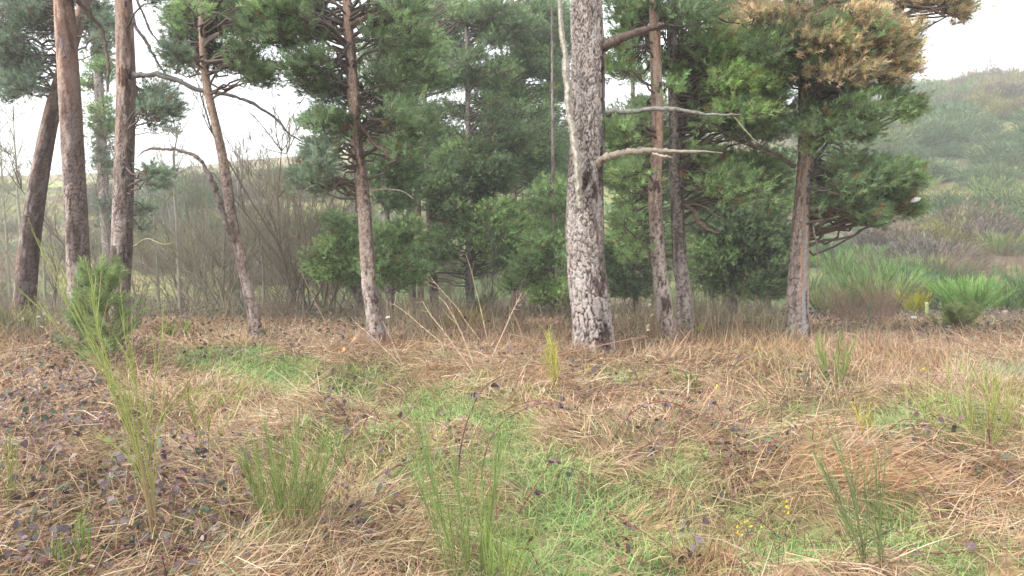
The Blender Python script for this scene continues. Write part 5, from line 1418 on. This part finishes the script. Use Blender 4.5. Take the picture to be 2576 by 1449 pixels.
HC = [((.11,.165,.065), 'grey green'), ((.075,.125,.05), 'dark green'), ((.15,.20,.075), 'pale green'), ((.22,.21,.065), 'yellowish'), ((.165,.125,.08), 'brownish'), ((.145,.12,.10), 'mauve grey')]
hp = []
for i, (c, nm) in enumerate(HC):
    V, F, C = tuft_mesh(1.35, 1.1, 5200, np.random.default_rng(300 + i), c, .028)
    o = mesh_np('hill_bush', V, F, M_broom, None, C)
    tag(o, 'x', 'bush', 'scrub bushes dotted over the hillside')
    hp.append(o)
r_ = np.random.default_rng(9)
used = set(); hb = []
rows = ['low on', 'halfway up', 'high on']
for i in range(290):
    if i < 225:
        px = r_.uniform(2040, 2700); d = 28 + 88 * r_.random() ** .8
    else:
        px = r_.uniform(330, 900) if i % 3 else r_.uniform(-100, 1900); d = 33 + 50 * r_.random()
    x = (px - CX) / FX * d
    v = float(fbm(x * .09, d * .09, 33)); k = int(np.clip((v - .3) / .4 * 6 + r_.normal(0, .9), 0, 5))
    s = r_.uniform(.8, 1.9) * (1.15 if d > 60 else .85)
    loc = (x, d, float(terrain(x, d)))
    q = 0 if d < 45 else (1 if d < 75 else 2)
    side = 'the right slope' if px > 2000 else 'the slope behind the pines'
    key = ('broad' if s > 1 else 'small', HC[k][1], rows[q], side)
    if k not in used:
        used.add(k); o = hp[k]; o.location = loc
    else:
        o = hp[k].copy(); col.objects.link(o); o.location = loc
    hb.append((o, key, px))
    o.rotation_euler = (0, 0, r_.uniform(0, 6.28)); o.scale = (s * r_.uniform(1, 1.5), s * r_.uniform(1, 1.5), s * r_.uniform(.7, 1.1))
rank_labels(hb, '%s %s scrub bush %s %s', '%s %s bushes %s %s')
for k in range(6):
    if k not in used: bpy.data.objects.remove(hp[k])
# the rest of the hillside's heath reads as one mass
n = 260000
az = rng.uniform(-.85, .85, n); R = 27 + 103 * rng.random(n) ** .75
X = R * np.sin(az); Y = R * np.cos(az)
keep = ~((az < .02) & (R > 99))
X, Y, R, az = X[keep], Y[keep], R[keep], az[keep]; n = len(X)
v = fbm(X * .09, Y * .09, 41, 3); v2 = fbm(X * .4, Y * .4, 43, 3)
k = np.clip(((v - .34) / .32 * 6 + rng.normal(0, .8, n)), 0, 5.99).astype(int)
C = np.array([c for c, _ in HC])[k] * rng.uniform(.75, 1.25, (n, 1))
B = np.stack([X, Y, terrain(X, Y) - .05], -1)
D = norm(rng.normal(0, .7, (n, 3)) + np.array([0, 0, .9]))
L = rng.uniform(.10, .36, n) * (.4 + 1.2 * v2)
V, F, C2 = ribbons(B, D, L, (.022 + .0009 * R) * rng.uniform(.6, 1.2, n), np.full(n, .1), C, 1, norm(rng.normal(size=(n, 3)) * cc(1, 1, .2)))
tag(mesh_np('heath', V, F, M_broom, None, C2), 'rough heath and low scrub covering the hillside', 'heath', kind='stuff')
# trees on the skyline at right
sky_t = [(2253,222,10,'smallest skyline bush left of the pale field'),(2333,222,9,'rounded skyline bush right of the pale field gap'),(2400,212,13,'dark feathery bush on the right skyline'),(2500,202,12,'low bush on the skyline near the right edge'),(2572,198,26,'tree at the right edge of the skyline'),(2310,226,8,'flat bush left of the rounded skyline bush'),(2450,206,9,'thin bush between two larger ones on the skyline')]
for i, (px, py, hp_, l) in enumerate(sky_t):
    a, b, c = ray(px, py); d = 118.0
    x = float(a / b * d); h = hp_ * 2.2 * d / FX
    V, F, C = tuft_mesh(h, h * .6, 500, np.random.default_rng(700 + i), (.10,.14,.08), .10)
    o = mesh_np('skyline_bush', V, F, M_broom, None, C); o.location = (x, d, float(terrain(x, d)) - .1)
    tag(o, l, 'bush', 'bushes along the skyline')
# ------------------------------------------------------------------ misty air
def haze():
    x0, x1, y0, y1, z0, z1 = -330, 330, -330, 330, -45, 21
    V = np.array([(x, y, z) for x in (x0, x1) for y in (y0, y1) for z in (z0, z1)])
    F = np.array([(0, 1, 3, 2), (4, 6, 7, 5), (0, 4, 5, 1), (2, 3, 7, 6), (0, 2, 6, 4), (1, 5, 7, 3)])
    m = bpy.data.materials.new('mist'); m.use_nodes = True
    n = m.node_tree
    n.nodes.remove(n.nodes['Principled BSDF'])
    pv = n.nodes.new('ShaderNodeVolumePrincipled')
    pv.inputs['Density'].default_value = .0023
    pv.inputs['Color'].default_value = (.97, .985, 1, 1)
    n.links.new(pv.outputs[0], n.nodes['Material Output'].inputs['Volume'])
    o = mesh_np('haze', V, F, m, None, smooth_=False)
    tag(o, 'thin pale drizzle mist filling the air', 'haze', kind='stuff')
haze()
